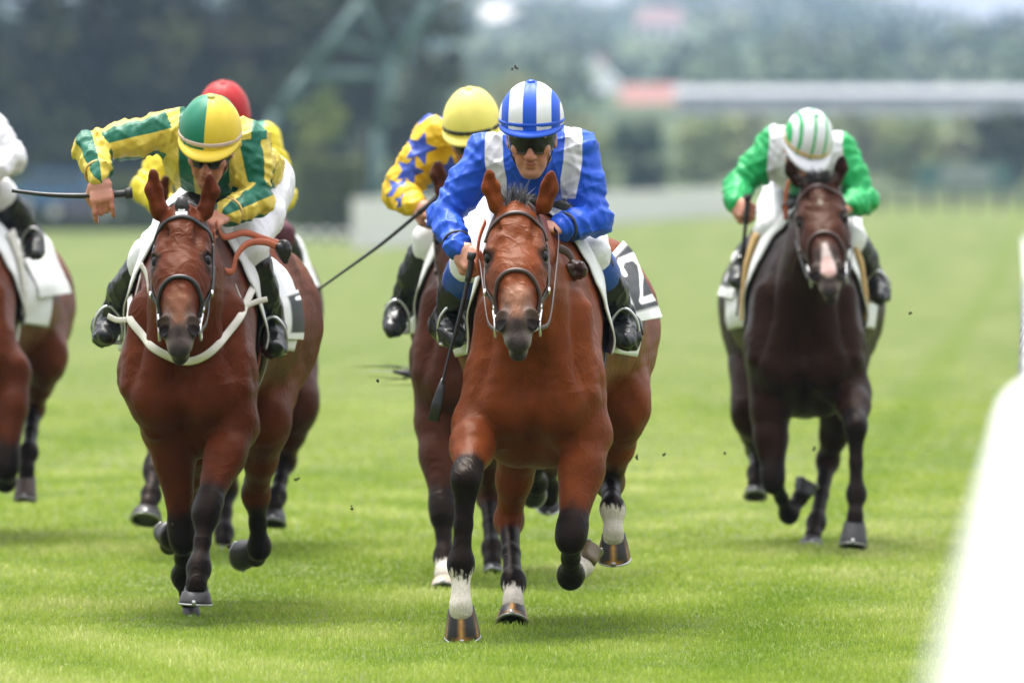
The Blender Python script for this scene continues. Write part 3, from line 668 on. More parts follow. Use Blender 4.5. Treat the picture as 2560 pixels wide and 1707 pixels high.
def build_jockey(H, sp):
    J, Lc = H['J'], H['Lc']
    def g(n, default=None):
        q = sp.get(n, default); return Lc(*q[1:]) if isinstance(q[0], str) else J(*q)
    M = {-1: 'L', 1: 'R'}
    head = g('head'); pel = g('pelvis', ('l', 0, .93, 1.42)); chest = g('chest', ('l', 0, .40, 1.50))
    sh = {q: g('sh'+M[q], ('l', q*.165, .36, 1.52)) for q in M}; el = {q: g('el'+M[q], ('l', q*.26, .34, 1.30)) for q in M}
    wr = {q: g('wr'+M[q], ('l', q*.13, .12, 1.24)) for q in M}; kn = {q: g('kn'+M[q], ('l', q*.24, .42, 1.22)) for q in M}
    an = {q: g('an'+M[q], ('l', q*.31, .72, .98)) for q in M}; to = {q: g('to'+M[q], ('l', q*.32, .52, .93)) for q in M}
    hip = {q: pel+V(q*.085, .0, -.03) for q in M}
    root = empty('person', (pel[0], pel[1], an[1][2]-.05), sp['label'], 'jockey', 'jockeys riding in the race')
    yaw, pit, rol = [math.radians(a) for a in sp['face']]
    fw = nrm(V(math.sin(yaw), -math.cos(yaw)*math.cos(pit), -math.sin(pit))); xd = nrm(np.cross(V(0, 0, 1), fw)); up = np.cross(fw, xd)
    xd, up = xd*math.cos(rol)+up*math.sin(rol), up*math.cos(rol)-xd*math.sin(rol)
    def fp(x, y, z): return head+x*xd+y*fw+z*up
    FB = np.c_[xd, fw, up]
    b = SDF(); h = sp.get('h', .0055)
    # head and face
    b.ell(fp(0, -.008, .03), (.076, .096, .088), FB, k=.02)
    b.eseg(fp(0, .030, .0), fp(0, .040, -.080), xd, (.065, .060), (.037, .048), k=.03)
    b.ell(fp(0, .064, -.104), (.023, .024, .018), FB, k=.025)                                # chin
    b.seg(fp(-.048, .0, -.070), fp(-.016, .062, -.104), .016, .013, k=.025); b.seg(fp(.048, .0, -.070), fp(.016, .062, -.104), .016, .013, k=.025)
    b.seg(fp(-.04, .078, .022), fp(.04, .078, .022), .013, .013, k=.015)                      # brow
    b.seg(fp(0, .086, .008), fp(0, .109, -.038), .0085, .0125, k=.010); b.ell(fp(0, .108, -.042), (.014, .013, .012), FB, k=.008)
    for q in M:
        b.ell(fp(q*.0135, .098, -.044), (.0085, .011, .009), FB, k=.006)                      # nostril wings
        b.ell(fp(q*.043, .066, -.026), (.022, .020, .018), FB, k=.02)                         # cheekbone
        b.ell(fp(q*.031, .087, .003), (.017, .012, .011), FB, k=.008, op=1)                   # eye socket
        b.ell(fp(q*.031, .078, .002), (.0125, .0125, .0115), FB, k=.003)                      # lid
        b.ell(fp(q*.077, -.008, -.012), (.007, .018, .030), FB, k=.008); b.ell(fp(q*.083, .002, -.010), (.006, .009, .017), FB, k=.004, op=1)
        b.ell(fp(q*.036, .066, -.062), (.014, .018, .022), FB, k=.02)                         # cheek
    b.ell(fp(0, .090, -.0665), (.021, .010, .0055), FB, k=.006); b.ell(fp(0, .088, -.0775), (.018, .010, .0062), FB, k=.006)
    b.ell(fp(0, .103, -.0720), (.023, .008, .0016), FB, k=.003, op=1); b.ell(fp(0, .094, -.091), (.018, .008, .005), FB, k=.008, op=1)
    nk = (sh[-1]+sh[1])*.5+V(0, -.03, .02)
    b.seg(fp(0, -.03, -.06), nk, .052, .06, k=.03)
    # body under the silks
    b.eseg(chest, pel, (1, 0, 0), (.135, .085), (.115, .085), k=.05); b.seg(sh[-1], sh[1], .05, .05, k=.05)
    for q in M:
        b.chain([sh[q], el[q], wr[q]], [.042, .033, .023], k=.02); b.chain([hip[q], kn[q], an[q], an[q]*.5+to[q]*.5], [.075, .05, .028, .022], k=.03)
        hd = sp['hand'+M[q]]
        hand(b, wr[q], V(*hd['d']), V(*hd['back']), hd.get('thumb', -q), hd.get('curl', (62, 88, 50)), sp.get('hsc', 1.0), hd.get('spread', 0), point=hd.get('point'))
    b.build(h); v, f = b.mesh()
    sk = np.array(sp.get('skin', (.42, .20, .13))); col = np.tile(sk, (len(v), 1))
    paint(v, col, fp(-.016, .097, -.072), fp(.016, .097, -.072), .004, .004, sk*V(.62, .36, .36), .006, .85)
    paint(v, col, fp(0, .112, -.035), fp(0, .112, -.042), .008, .012, sk*V(1.1, .8, .76), .012, .7)
    for q in M:
        paint(v, col, fp(q*.045, .075, -.035), fp(q*.04, .075, -.04), .010, .012, sk*V(1.05, .8, .76), .02, .6)
        paint(v, col, fp(q*.05, .03, -.09), fp(0, .078, -.108), .012, .014, sk*V(.80, .80, .82), .02, .4)
        hd = sp['hand'+M[q]]; tipc = wr[q]+nrm(hd['d'])*.12; d_, _ = capd(v, tipc, tipc, 0, 0); al = sstep(.08, .03, d_)*.35; col = col*(1-al[:, None])+sk*V(1.08, .78, .72)*al[:, None]
    mk('body', v, f, SKIN, root, {'col': col})
    # hair at the nape, under the cap
    # jacket
    j = SDF()
    wb = sp.get('bulk', 1.0)
    j.eseg(chest, pel*.75+chest*.25, (1, 0, 0), (.168*wb, .122), (.150*wb, .112), k=.06)
    j.seg(sh[-1], sh[1], .062, .062, k=.05); j.ell((chest+nk)*.5+V(0, -.02, -.03), (.15*wb, .10, .115), k=.06)
    j.seg(fp(0, -.035, -.075), nk, .060, .085, k=.04)
    pf = sp.get('puff', 1.0)
    for q in M:
        m = sh[q]*.5+el[q]*.5
        j.chain([sh[q], m, el[q]], [.068*pf, .060*pf, .056*pf], k=.04)
        m2 = el[q]*.5+wr[q]*.5
        j.chain([el[q], m2, wr[q]*.90+el[q]*.10, wr[q]*1.0+el[q]*0], [.056*pf, .049*pf, .040, .034], k=.025)
        j.ell(el[q]+V(q*.012, 0, -.01), (.042, .05, .042), k=.03)
    fold = fold_field(sp['seed'])
    arms = [(sh[q], el[q], wr[q]) for q in M]
    def disp(P):
        o = fold(P)*sp.get('fold', 1.0)
        for a, e, w in arms:
            for (p0, p1, n_) in ((a, e, 4.5), (e, w, 4.0)):
                d, t = capd(P, p0, p1, .07, .06); ww = np.exp(-(np.maximum(d, 0)/.03)**2)
                o = o+ww*.0048*np.sin(2*math.pi*n_*t+2.2*np.sin(P[:, 0]*38+P[:, 2]*27))*(np.exp(-((t-1)/.4)**2)+np.exp(-(t/.5)**2)*.5)
        return o
    j.build(sp.get('hj', h), disp); v, f = j.mesh()
    ctx = dict(sh=sh, el=el, wr=wr, chest=chest, pel=pel, head=head, J=J, X=chest[0])
    at = sp['masks'](v, ctx) if sp.get('masks') else {}
    jk = mk('silk_jacket', v, f, sp['silk'], root, at)
    if sp.get('cuffs') is not None:
        for q in M:
            d = nrm(wr[q]-el[q]); c = wr[q]-d*.035; B_ = basis(d, V(0, 0, 1)); a = np.linspace(0, 2*math.pi, 24, endpoint=False)
            rr = .047; ring = c+rr*(np.cos(a)[:, None]*B_[:, 0]+np.sin(a)[:, None]*B_[:, 2]); tv, tf = tube(ring, (.006, .004), 6, side=np.tile(d, (24, 1)), closed=True); mk('cuff_band', tv, tf, sp['cuffs'], jk)
    # breeches
    t = SDF(); t.ell(pel+V(0, .02, -.02), (.145, .13, .12), k=.05)
    for q in M:
        t.eseg(hip[q], kn[q]*.55+hip[q]*.45, (1, 0, 0), (.095, .11), (.086, .092), k=.05); t.seg(kn[q]*.55+hip[q]*.45, kn[q], .086, .066, k=.04)
        t.seg(kn[q], kn[q]*.72+an[q]*.28, .064, .054, k=.03)
    ff_ = fold_field(sp['seed']+50); t.build(sp.get('hb', .008), lambda P: ff_(P)*.7); v, f = t.mesh(); mk('breeches', v, f, sp.get('breech', BREECH), root)
    # boots
    fb = fold_field(sp['seed']+70)
    for q in M:
        o = SDF(); k0 = kn[q]*.80+an[q]*.20; d = nrm(an[q]-kn[q])
        mcalf = k0*.6+an[q]*.4
        o.seg(k0, mcalf, .066, .064, k=.02); o.seg(mcalf, an[q], .062, .047, k=.03)
        fd = nrm(to[q]-an[q]); ball = an[q]*.35+to[q]*.65
        dn = nrm(d-fd*d.dot(fd))
        o.seg(an[q]+dn*.02-fd*.015, ball+dn*.018, .046, .040, k=.03); o.seg(ball+dn*.018, to[q]+dn*.015, .040, .030, k=.03); o.seg(an[q]+dn*.045-fd*.03, an[q]+dn*.05-fd*.025, .036, .034, k=.025)
        def bw(P, a0=k0, a1=an[q]):
            dd, tt = capd(P, a0, a1, .05, .05)
            return fb(P)*.9+.004*np.sin(tt*34+2*np.sin(P[:, 0]*60+P[:, 2]*30))*sstep(.45, .9, tt)
        o.build(sp.get('hb', .008)*.8, bw); v, f = o.mesh(); bt = mk('boot', v, f, BOOT, root)
        if sp.get('boottop'):
            tv, tf = tube([k0-d*.03, k0-d*.015, k0+d*.045, k0+d*.062], [.064, .070, .070, .066], 24, caps=False); mk('boot_top', tv, tf, sp['boottop'], bt)
    # cap over the skull helmet
    hr = sp.get('cap', (.107, .130, .138)); z0 = sp.get('capz', .047); nu, nv = 22, 56
    a = np.linspace(0, math.radians(97), nu); p_ = np.arange(nv)*2*math.pi/nv
    A, Pp = np.meshgrid(a, p_, indexing='ij')
    gx, gy, gz = np.sin(A)*np.cos(Pp), np.sin(A)*np.sin(Pp), np.cos(A)
    gather = 1+.012*np.sin(Pp*23+3*np.sin(Pp*5))*sstep(.75, 1.0, A/a[-1])+.010*np.sin(Pp*7+1)*np.sin(A*3)
    cv = np.stack([gx*hr[0]*gather, gy*hr[1]*gather-.008, z0+gz*hr[2]*gather], -1).reshape(-1, 3)
    cf = [[i*nv+jj, (i+1)*nv+jj, (i+1)*nv+(jj+1) % nv, i*nv+(jj+1) % nv] for i in range(nu-1) for jj in range(nv)]
    at = sp['capmask'](gx.ravel(), gy.ravel(), gz.ravel()) if sp.get('capmask') else {}
    cap = mk('helmet', cv@FB.T+head, np.array(cf), sp['capmat'], root, at)
    lin = cv[(nu-1)*nv:]; inner = np.vstack([lin, lin*V(.9, .9, 1)+V(0, 0, .004), np.tile([[0, -.008, z0+.05]], (1, 1))])
    lf = [[jj, (jj+1) % nv, nv+(jj+1) % nv, nv+jj] for jj in range(nv)]+[[nv+jj, nv+(jj+1) % nv, 2*nv] for jj in range(nv)]
    mk('helmet_lining', inner@FB.T+head, lf, GFRAME, cap)
    pa = np.radians(np.linspace(8, 172, 30)); rows = []
    pk = sp.get('peak', .052)
    for tt in (0, .35, .7, 1.0, 1.0, .7, .35, 0):
        th = -.006 if len(rows) > 3 else 0
        ext = pk*tt*np.sin(pa)**.8
        rows.append(np.stack([np.cos(pa)*(hr[0]*.99+ext*.25), np.sin(pa)*(hr[1]*.985+ext)-.008, np.full(30, z0-.010+th)-.25*ext*tt-.022*np.cos(pa)**2*0-tt*.004], -1))
    pv = np.concatenate(rows); pfc = [[i*30+q, i*30+q+1, (i+1)*30+q+1, (i+1)*30+q] for i in range(7) for q in range(29)]
    mk('peak', pv@FB.T+head, np.array(pfc), sp.get('peakmat', sp['capmat']), cap, {k_: np.full(len(pv), sp.get('peakm', -1.)) for k_ in at})
    ra = np.arange(48)*2*math.pi/48
    ring = np.stack([np.cos(ra)*hr[0]*1.003, np.sin(ra)*hr[1]*1.003-.008, np.full(48, z0+sp.get('bandz', -.002))+sp.get('bandtilt', .010)*np.sin(ra)], -1)
    tv, tf = tube(ring@FB.T+head, (sp.get('bandw', .0085), .0018), 6, side=np.tile(up, (48, 1)), closed=True); mk('cap_band', tv, tf, sp['bandmat'], cap)
    bt = fp(0, -.01, z0+hr[2]); mb = MB(); mb.tube([bt-up*.004, bt+up*.004, bt+up*.007], [.015, .013, .004], 12); bo_ = mb.build('cap_button', sp.get('buttonmat', sp['bandmat']), cap)
    # goggles
    ga = np.radians(np.linspace(-72, 72, 33)); rows = []
    for zz, rr in ((.036, .985), (.028, 1.004), (.0, 1.012), (-.022, .985), (-.031, .95)):
        notch = np.where(zz < -.01, .014*np.exp(-(np.degrees(ga)/9)**2), 0); drop = -.006*np.abs(np.sin(2*ga))*(zz < 0)
        rows.append(np.stack([np.sin(ga)*.080*rr, np.cos(ga)*.128*rr-.016, zz+.003+notch+drop], -1))
    gv = np.concatenate(rows); gf = [[i*33+q, i*33+q+1, (i+1)*33+q+1, (i+1)*33+q] for i in range(4) for q in range(32)]
    gog = mk('goggles', gv@FB.T+head, np.array(gf), LENS, root)
    fr = np.vstack([rows[0], rows[-1][::-1]]); tv, tf = tube(fr@FB.T+head, .0032, 6, closed=True); mk('goggle_frame', tv, tf, sp.get('gframe', GFRAME), gog)
    st = np.stack([np.sin(np.linspace(math.radians(70), math.radians(290), 30))*.080, np.cos(np.linspace(math.radians(70), math.radians(290), 30))*.100-.01, np.full(30, .006)], -1)
    mb = MB(); mb.tube(st@FB.T+head, (.010, .002), 6, side=up); mb.build('goggle_strap', GFRAME, gog)
    if sp.get('spare'):                                                                        # second pair pushed up under the peak
        rows = []
        for zz, rr in ((.060, 1.02), (.052, 1.07), (.036, 1.09), (.030, 1.05)):
            rows.append(np.stack([np.sin(ga)*.081*rr, np.cos(ga)*.120*rr-.014, np.full(33, zz)-.010*np.cos(ga)**2], -1))
        gv = np.concatenate(rows); gf = [[i*33+q, i*33+q+1, (i+1)*33+q+1, (i+1)*33+q] for i in range(3) for q in range(32)]
        mk('spare_goggles', gv@FB.T+head, np.array(gf), LENS, cap)
    # chin strap
    for q in M:
        cs = catmull([fp(q*.082, .0, .03), fp(q*.072, .014, -.03), fp(q*.054, .022, -.082), fp(q*.014, .045, -.124)], 6); mb = MB(); mb.tube(cs, (.007, .002), 6, side=fw); mb.build('chin_strap', GFRAME, cap)
    return dict(root=root, fp=fp, wr=wr, el=el, kn=kn, an=an, to=to, pel=pel, hip=hip, sh=sh)

def whip(pts, rs, label, dy, H, flap=None, hand_r=None, bands=None):
    p = np.array([H['J'](*q) for q in pts]); cp = catmull(p, 6); r = np.interp(np.linspace(0, 1, len(cp)), np.linspace(0, 1, len(rs)), rs)
    root = empty('riding_whip', cp.mean(0), label, 'whip', 'riding whips held by the jockeys')
    mb = MB(); mb.tube(cp, r, 10); mb.build('shaft', WHIPM, root)
    m = max(3, len(cp)//3); gp = cp[:m]; mb = MB(); gr = np.full(m, rs[0]*1.25); mb.tube(gp, gr, 12); mb.tube([gp[0]-nrm(gp[1]-gp[0])*.012, gp[0]+nrm(gp[1]-gp[0])*.012], rs[0]*1.9, 14); mb.build('grip', WHIPG, root)
    if flap is not None:
        d = nrm(cp[-1]-cp[-2]); mb = MB(); mb.tube([cp[-1]-d*.02, cp[-1]+d*.02, cp[-1]+d*flap*.5, cp[-1]+d*flap], [(.006, .004), (.014, .0035), (.018, .003), (.019, .003)], 10, side=V(1, 0, .2)); mb.build('flap', WHIPM, root)
    return root
WHIPM = plain('whip_black', (.012, .012, .013), .35); WHIPG = plain('whip_grip', (.018, .018, .019), .55, bscale=240, bstr=.5)
# ------------------------------------------------------------------ the six runners
LEADC = (.148, .0325, .0060)
HORSES = {}
HORSES['lead'] = build_horse(dict(seed=1, D=33.0, cx=1335, cs=.88, h=.0064, coat=LEADC, face=(.128, .0275, .0050), eartip=.25, label='bright bay racehorse with white pasterns carrying the blue and white jockey',
    poll=(1289, 512, -.36), lip=(1295, 824, -.7), ears=[(1240, 505, 1221, 428), (1362, 507, 1379, 431)], forelock='up', shiny=True, hyaw=.0, hs=1.0,
    muzzle=(.23, .115, .075), mane=1,
    foreL=dict(j=[(1190, 1070, -.02), (1166, 1192, -.37), (1152, 1408, -.40), (1152, 1512, -.425), (1156, 1579, -.395)], sock=.26, stripes=True, hw=.058, r=1.08),
    foreR=dict(j=[(1468, 1085, .02), (1428, 1335, -.22), (1426, 1440, .02), (1456, 1416, .10), (1472, 1380, .15)], front=(-.6, .3, -.6), sock=.25, stripes=True, hw=.042, hoof=(.10, .07, .03), r=1.08),
    hindL=dict(j=[(1300, 1090, 1.10), (1272, 1300, 1.28), (1283, 1452, .92), (1283, 1500, .85), (1281, 1548, .80)], sock=.45, stripes=True, hw=.055),
    hindR=dict(j=[(1562, 1010, 1.15), (1524, 1205, 1.42), (1531, 1268, 1.10), (1533, 1330, 1.065), (1535, 1386, 1.095)], sock=.05, stripes=True, hw=.056)))
HORSES['yellow'] = build_horse(dict(seed=2, D=34.3, cx=466, cs=.93, h=.0066, coat=(.090, .0185, .0044), face=(.080, .0162, .0039), label='reddish bay racehorse wearing a cream breastplate under the green and yellow jockey',
    poll=(455, 520, -.36), lip=(447, 846, -.7), ears=[(396, 520, 381, 427), (517, 520, 526, 436)], forelock='knot', leather=LEATHB, eartip=.35, hs=.96, mane=-1, shiny=True,
    muzzle=(.17, .075, .045),
    foreL=dict(j=[(424, 1030, .08), (456, 1335, .10), (458, 1440, .30), (474, 1490, .34), (479, 1538, .33)], front=(0, -1, .3), hw=.034, hoof=(.006, .005, .005)),
    foreR=dict(j=[(588, 1062, -.02), (518, 1270, -.30), (497, 1420, -.42), (491, 1458, -.46), (489, 1497, -.46)], hw=.056),
    hindL=dict(j=[(480, 1100, 1.2), (470, 1235, 1.45), (430, 1340, 1.6), (424, 1362, 1.66), (420, 1335, 1.72)], hw=.05, front=(0, 0, -1)),
    hindR=dict(j=[(664, 1050, 1.15), (640, 1235, 1.40), (648, 1368, 1.50), (640, 1392, 1.58), (612, 1385, 1.64)], hw=.056, front=(0, 0, -1))))
HORSES['green'] = build_horse(dict(seed=3, D=41.3, cx=2012, yaw=-.032, h=.0095, coat=(.016, .0058, .0036), face=(.040, .0112, .0055), label='dark bay racehorse with a white snip between its nostrils and a brown face',
    poll=(2044, 446, -.36), lip=(2072, 700, -.7), ears=[(1990, 448, 1972, 404), (2092, 446, 2107, 390)], forelock='flat', star=True, snip=True, hyaw=-.1, hs=1.02, mane=1,
    foreL=dict(j=[(1926, 1035, .0), (1932, 1195, -.12), (1972, 1285, .10), (2000, 1245, .16), (2014, 1215, .18)], front=(-.5, .2, -.8), hw=.05),
    foreR=dict(j=[(2128, 985, .0), (2139, 1062, -.33), (2141, 1235, -.40), (2138, 1290, -.45), (2133, 1355, -.48)], hw=.058),
    hindL=dict(j=[(1880, 1030, 1.2), (1893, 1120, 1.45), (1892, 1180, 1.2), (1890, 1205, 1.15), (1889, 1232, 1.12)], hw=.05),
    hindR=dict(j=[(2100, 1020, 1.1), (2070, 1150, 1.25), (2041, 1305, .95), (2033, 1336, .88), (2026, 1372, .82)], hw=.057)))
HORSES['star'] = build_horse(dict(seed=4, D=37.6, cx=1190, h=.0095, coat=(.058, .0165, .0080), label='dull brown racehorse half hidden behind the bright bay leader',
    poll=(1150, 470, -.36), lip=(1163, 795, -.7), ears=[(1102, 470, 1094, 405), (1200, 470, 1208, 400)], mane=-1,
    hairs=70, tail=[(-.02, .16, -.02), (-.12, .30, -.22), (-.30, .36, -.40), (-.46, .38, -.40)],
    foreL=dict(j=[(1092, 1060, .0), (1106, 1272, -.22), (1112, 1392, -.30), (1111, 1430, -.36), (1110, 1466, -.40)], sock=.5, hw=.05, hoof=(.42, .33, .25), r=1.05),
    foreR=dict(j=[(1300, 1040, .05), (1330, 1150, -.05), (1342, 1208, .15), (1340, 1225, .22), (1334, 1232, .28)], hw=.05, front=(0, 0, -1)),
    hindL=dict(j=[(1215, 1080, 1.2), (1222, 1240, 1.45), (1230, 1370, 1.1), (1231, 1400, 1.05), (1232, 1432, 1.0)], hw=.045),
    hindR=dict(j=[(1360, 1060, 1.2), (1370, 1160, 1.5), (1372, 1220, 1.6), (1372, 1240, 1.62), (1372, 1260, 1.64)], hw=.045)))
HORSES['red'] = build_horse(dict(seed=5, D=40.6, cx=520, h=.0105, coat=(.052, .0135, .0062), label='brown racehorse almost hidden behind the reddish bay runner',
    poll=(455, 505, -.36), lip=(452, 800, -.7), ears=[(405, 505, 416, 440), (500, 505, 508, 440)], mane=-1, forelock='knot',
    foreL=dict(j=[(425, 1030, .0), (388, 1170, -.30), (378, 1235, -.45), (371, 1260, -.50), (366, 1292, -.53)], hw=.066),
    foreR=dict(j=[(610, 1020, .05), (560, 1180, .0), (498, 1220, .2), (494, 1225, .25), (492, 1215, .3)], hw=.045),
    hindL=dict(j=[(580, 1050, 1.2), (566, 1220, 1.4), (560, 1330, 1.2), (558, 1352, 1.15), (557, 1380, 1.12)], hw=.042),
    hindR=dict(j=[(745, 1010, 1.1), (712, 1150, 1.3), (692, 1240, 1.1), (686, 1262, 1.05), (683, 1300, 1.02)], hw=.056)))
HORSES['white'] = build_horse(dict(seed=6, D=42.0, cx=-112, h=.0105, coat=(.100, .0230, .0070), label='chestnut brown racehorse cut off by the edge beside the white sleeved jockey', bs=1.0,
    poll=(-150, 500, -.36), lip=(-150, 780, -.7), ears=[(-190, 500, -200, 440), (-100, 500, -90, 440)], mane=-1,
    foreL=dict(j=[(-150, 1010, .0), (-150, 1180, -.2), (-150, 1290, -.2), (-150, 1320, -.25), (-150, 1350, -.3)]),
    foreR=dict(j=[(30, 930, .0), (18, 1160, -.2), (14, 1205, .05), (10, 1195, .1), (5, 1180, .15)], front=(0, 0, -1), r=1.1),
    hindL=dict(j=[(-60, 1000, 1.1), (-60, 1120, 1.4), (-55, 1250, 1.1), (-55, 1280, 1.05), (-55, 1310, 1.0)]),
    hindR=dict(j=[(118, 890, 1.15), (84, 1020, 1.4), (72, 1128, 1.1), (67, 1172, 1.05), (63, 1240, 1.02)], hw=.050, hoof=(.05, .03, .022))))
# ------------------------------------------------------------------ the six jockeys
BLUE = (.008, .078, .54); WHT = (.66, .66, .70); YEL = (.78, .60, .055); GRN = (.005, .12, .070); EMR = (.006, .32, .085); RED = (.38, .004, .006)
SILK_BLUE = cloth_mat('blue_silk', [BLUE, WHT]); CAP_BLUE = cloth_mat('blue_striped_cap', [BLUE, WHT], wr=.15)
SILK_YG = cloth_mat('yellow_green_silk', [(.62, .48, .07), GRN]); CAP_YG = cloth_mat('yellow_green_cap', [(.66, .48, .035), (.010, .17, .10)], wr=.12)
SILK_STAR = cloth_mat('starred_silk', [(.66, .42, .010), (.035, .08, .42)]); CAP_Y = cloth_mat('yellow_cap', [(.76, .66, .15)], wr=.1)
SILK_GRN = cloth_mat('emerald_silk', [EMR, WHT]); CAP_GRN = cloth_mat('green_striped_cap', [WHT, (.006, .36, .09)], wr=.12)
SILK_RED = cloth_mat('plain_yellow_silk', [(.70, .56, .03), (.01, .25, .12)]); CAP_RED = cloth_mat('red_cap', [RED], wr=.1)
SILK_WHT = cloth_mat('white_silk', [(.72, .72, .76)])
BEIGE = plain('beige_elastic', (.55, .42, .34), .7); BANDB = plain('blue_band', BLUE, .5); BANDK = plain('black_elastic', (.015, .015, .016), .6); TANB = plain('tan_band', (.50, .33, .10), .6)
REDB = plain('red_band', RED, .5)
BLUETOP = plain('blue_boot_top', (.008, .05, .26), .3, var=.1, bscale=20, bstr=.2)
MAROON = plain('maroon_breeches', (.075, .006, .02), .6)
BROWNF = plain('brown_frame', (.05, .018, .010), .35)

def m_lead(v, c):
    x = v[:, 0]-c['head'][0]; z = v[:, 2]; ax = np.abs(x)
    cen = np.interp(z, [1.40, 1.48, 1.56, 1.64, 1.70], [.112, .118, .130, .132, .122]); hw = np.interp(z, [1.40, 1.43, 1.50, 1.60, 1.72], [.016, .024, .032, .030, .026])
    return {'m1': np.minimum(hw-np.abs(ax-cen), z-1.435)}
def arm_ang(v, a, b, ref):
    d = nrm(b-a); R_ = nrm(np.asarray(ref, float)-d*np.dot(ref, d)); U_ = np.cross(d, R_); q = v-a; return np.arctan2(q@U_, q@R_)
def m_yg(v, c):
    X = c['chest'][0]; x = v[:, 0]-X
    val = np.cos((x+.012)*2*math.pi/.125-1.9)*.02-.006
    dtor, _ = capd(v, c['chest'], c['pel'], .155, .15)
    for q in (-1, 1):
        best = None
        for a, b in ((c['sh'][q], c['el'][q]), (c['el'][q], c['wr'][q])):
            d, t = capd(v, a, b, .075, .062); s_ = np.cos(arm_ang(v, a, b, V(0, -1, .35))*3+.6*q)*.03-.004
            use = (d < .02) & ((d < dtor+.005) | (t > .35)) & ((t > .05) | (a is c['el'][q]))
            if best is None: best = d.copy(); val = np.where(use, s_, val)
            else:
                u2 = use & (d < best); val = np.where(u2, s_, val)
    return {'m1': val}
def star2(u, w, r):
    """five-pointed star, positive inside"""
    a = np.arctan2(u, w); k = 2*math.pi/5; a = np.abs((a+k/2) % k-k/2); rho = np.hypot(u, w)
    x, y = rho*np.cos(a), rho*np.sin(a); ri = r*.45
    p1 = np.array([r, 0]); p2 = ri*np.array([math.cos(k/2), math.sin(k/2)]); e = p2-p1
    return -((x-p1[0])*(-e[1])+(y-p1[1])*e[0])/np.linalg.norm(e)*-1
def m_star(v, c):
    val = np.full(len(v), -1.0)
    for px, py, dy, r, rot in STARS:
        p = c['J'](px, py, dy); u, w = v[:, 0]-p[0], v[:, 2]-p[2]; near = np.abs(v[:, 1]-p[1]) < .13
        cr, sr = math.cos(rot), math.sin(rot); sv = star2(u*cr-w*sr, u*sr+w*cr, r); val = np.maximum(val, np.where(near, sv, -1))
    return {'m1': val}
STARS = [(1053, 372, .3, .068, .3), (1028, 428, .3, .060, -.9), (1000, 476, .25, .058, .5), (1078, 300, .4, .085, .2), (1128, 425, .25, .06, 0), (1250, 380, .3, .055, .3), (1290, 440, .3, .05, -.2), (1010, 505, .2, .035, .1)]
def m_green(v, c):
    x = v[:, 0]-c['head'][0]; z = v[:, 2]; ax = np.abs(x)
    cen = np.interp(z, [1.38, 1.45, 1.56, 1.66], [.085, .10, .115, .10]); hw = np.interp(z, [1.36, 1.42, 1.52, 1.64], [.02, .03, .042, .05])
    return {'m1': np.minimum(hw-np.abs(ax-cen), z-1.40)}
def m_red(v, c):
    x = v[:, 0]-c['head'][0]; return {'m1': np.minimum(.03-np.abs(np.abs(x)-.12), v[:, 2]-1.55)}
def c_lead(x, y, z):
    ax = np.abs(x)/np.maximum(np.sqrt(np.maximum(1-.15*z*z, .1)), .3); return {'m1': np.minimum(ax-.215, .66-ax) if False else np.where(ax < .78, np.minimum(ax-.215, .66-ax), ax-.905)*.1}
def c_yg(x, y, z): return {'m1': np.where((x+.06)*(y+.25) < 0, 1, -1)*np.minimum(np.abs(x+.06), np.abs(y+.25))*.1}
def c_green(x, y, z):
    d = np.min([np.abs(x-c) for c in (-.92, -.60, -.08, .44, .86)], 0); return {'m1': (.062-d)*.1}

JK = {}
JK['lead'] = build_jockey(HORSES['lead'], dict(seed=11, h=.0046, hj=.0052, hb=.007, label='jockey in blue silks with white shoulder panels and a blue and white striped cap',
    head=(1329, 343, .10), cap=(.107, .130, .124), capz=.060, face=(0, 14, 0), shL=(1216, 385, .30), shR=(1446, 380, .30), elL=(1112, 540, .25), elR=(1482, 548, .26), wrL=(1147, 622, .06), wrR=(1396, 572, .10),
    chest=(1330, 420, .36), pelvis=(1352, 440, .88), knL=(1178, 655, .40), knR=(1474, 632, .38), anL=(1116, 796, .62), anR=(1560, 812, .62), toL=(1140, 838, .43), toR=(1562, 840, .43),
    handL=dict(d=(.55, -.55, -.42), back=(-.55, -.65, .45), thumb=1, curl=(70, 92, 55)), handR=dict(d=(-.7, -.6, .1), back=(.25, -.3, .9), thumb=1), skin=(.46, .215, .145),
    silk=SILK_BLUE, masks=m_lead, capmat=CAP_BLUE, capmask=c_lead, bandmat=BANDB, spare=True, boottop=BLUETOP, cuffs=BANDK, bandw=.006, peak=.034, gframe=BROWNF, puff=1.0))
JK['yellow'] = build_jockey(HORSES['yellow'], dict(seed=22, h=.0048, hj=.0052, hb=.007, label='jockey in yellow and green striped silks with his whip arm flung out',
    head=(524, 368, .05), capz=.055, cap=(.107, .130, .130), face=(-3, 26, -5), shL=(430, 325, .30), shR=(618, 356, .30), elL=(228, 372, .22), elR=(640, 500, .26), wrL=(250, 444, .05), wrR=(563, 536, .06),
    chest=(545, 400, .36), pelvis=(610, 440, .88), knL=(372, 650, .38), knR=(618, 610, .34), anL=(272, 806, .68), anR=(680, 832, .62), toL=(268, 832, .45), toR=(684, 858, .42),
    handL=dict(d=(.12, -.25, -.9), back=(0, -1, .2), thumb=1, curl=(38, 62, 35), point={0: (20, 30, 20), 3: (15, 25, 15)}), handR=dict(d=(-.6, -.6, -.35), back=(-.2, -.8, .6), thumb=1, curl=(50, 75, 40)),
    skin=(.48, .22, .15), silk=SILK_YG, masks=m_yg, capmat=CAP_YG, capmask=c_yg, bandmat=BEIGE, buttonmat=CAP_YG, cuffs=TANB, peak=.050, bulk=1.12, puff=1.05))
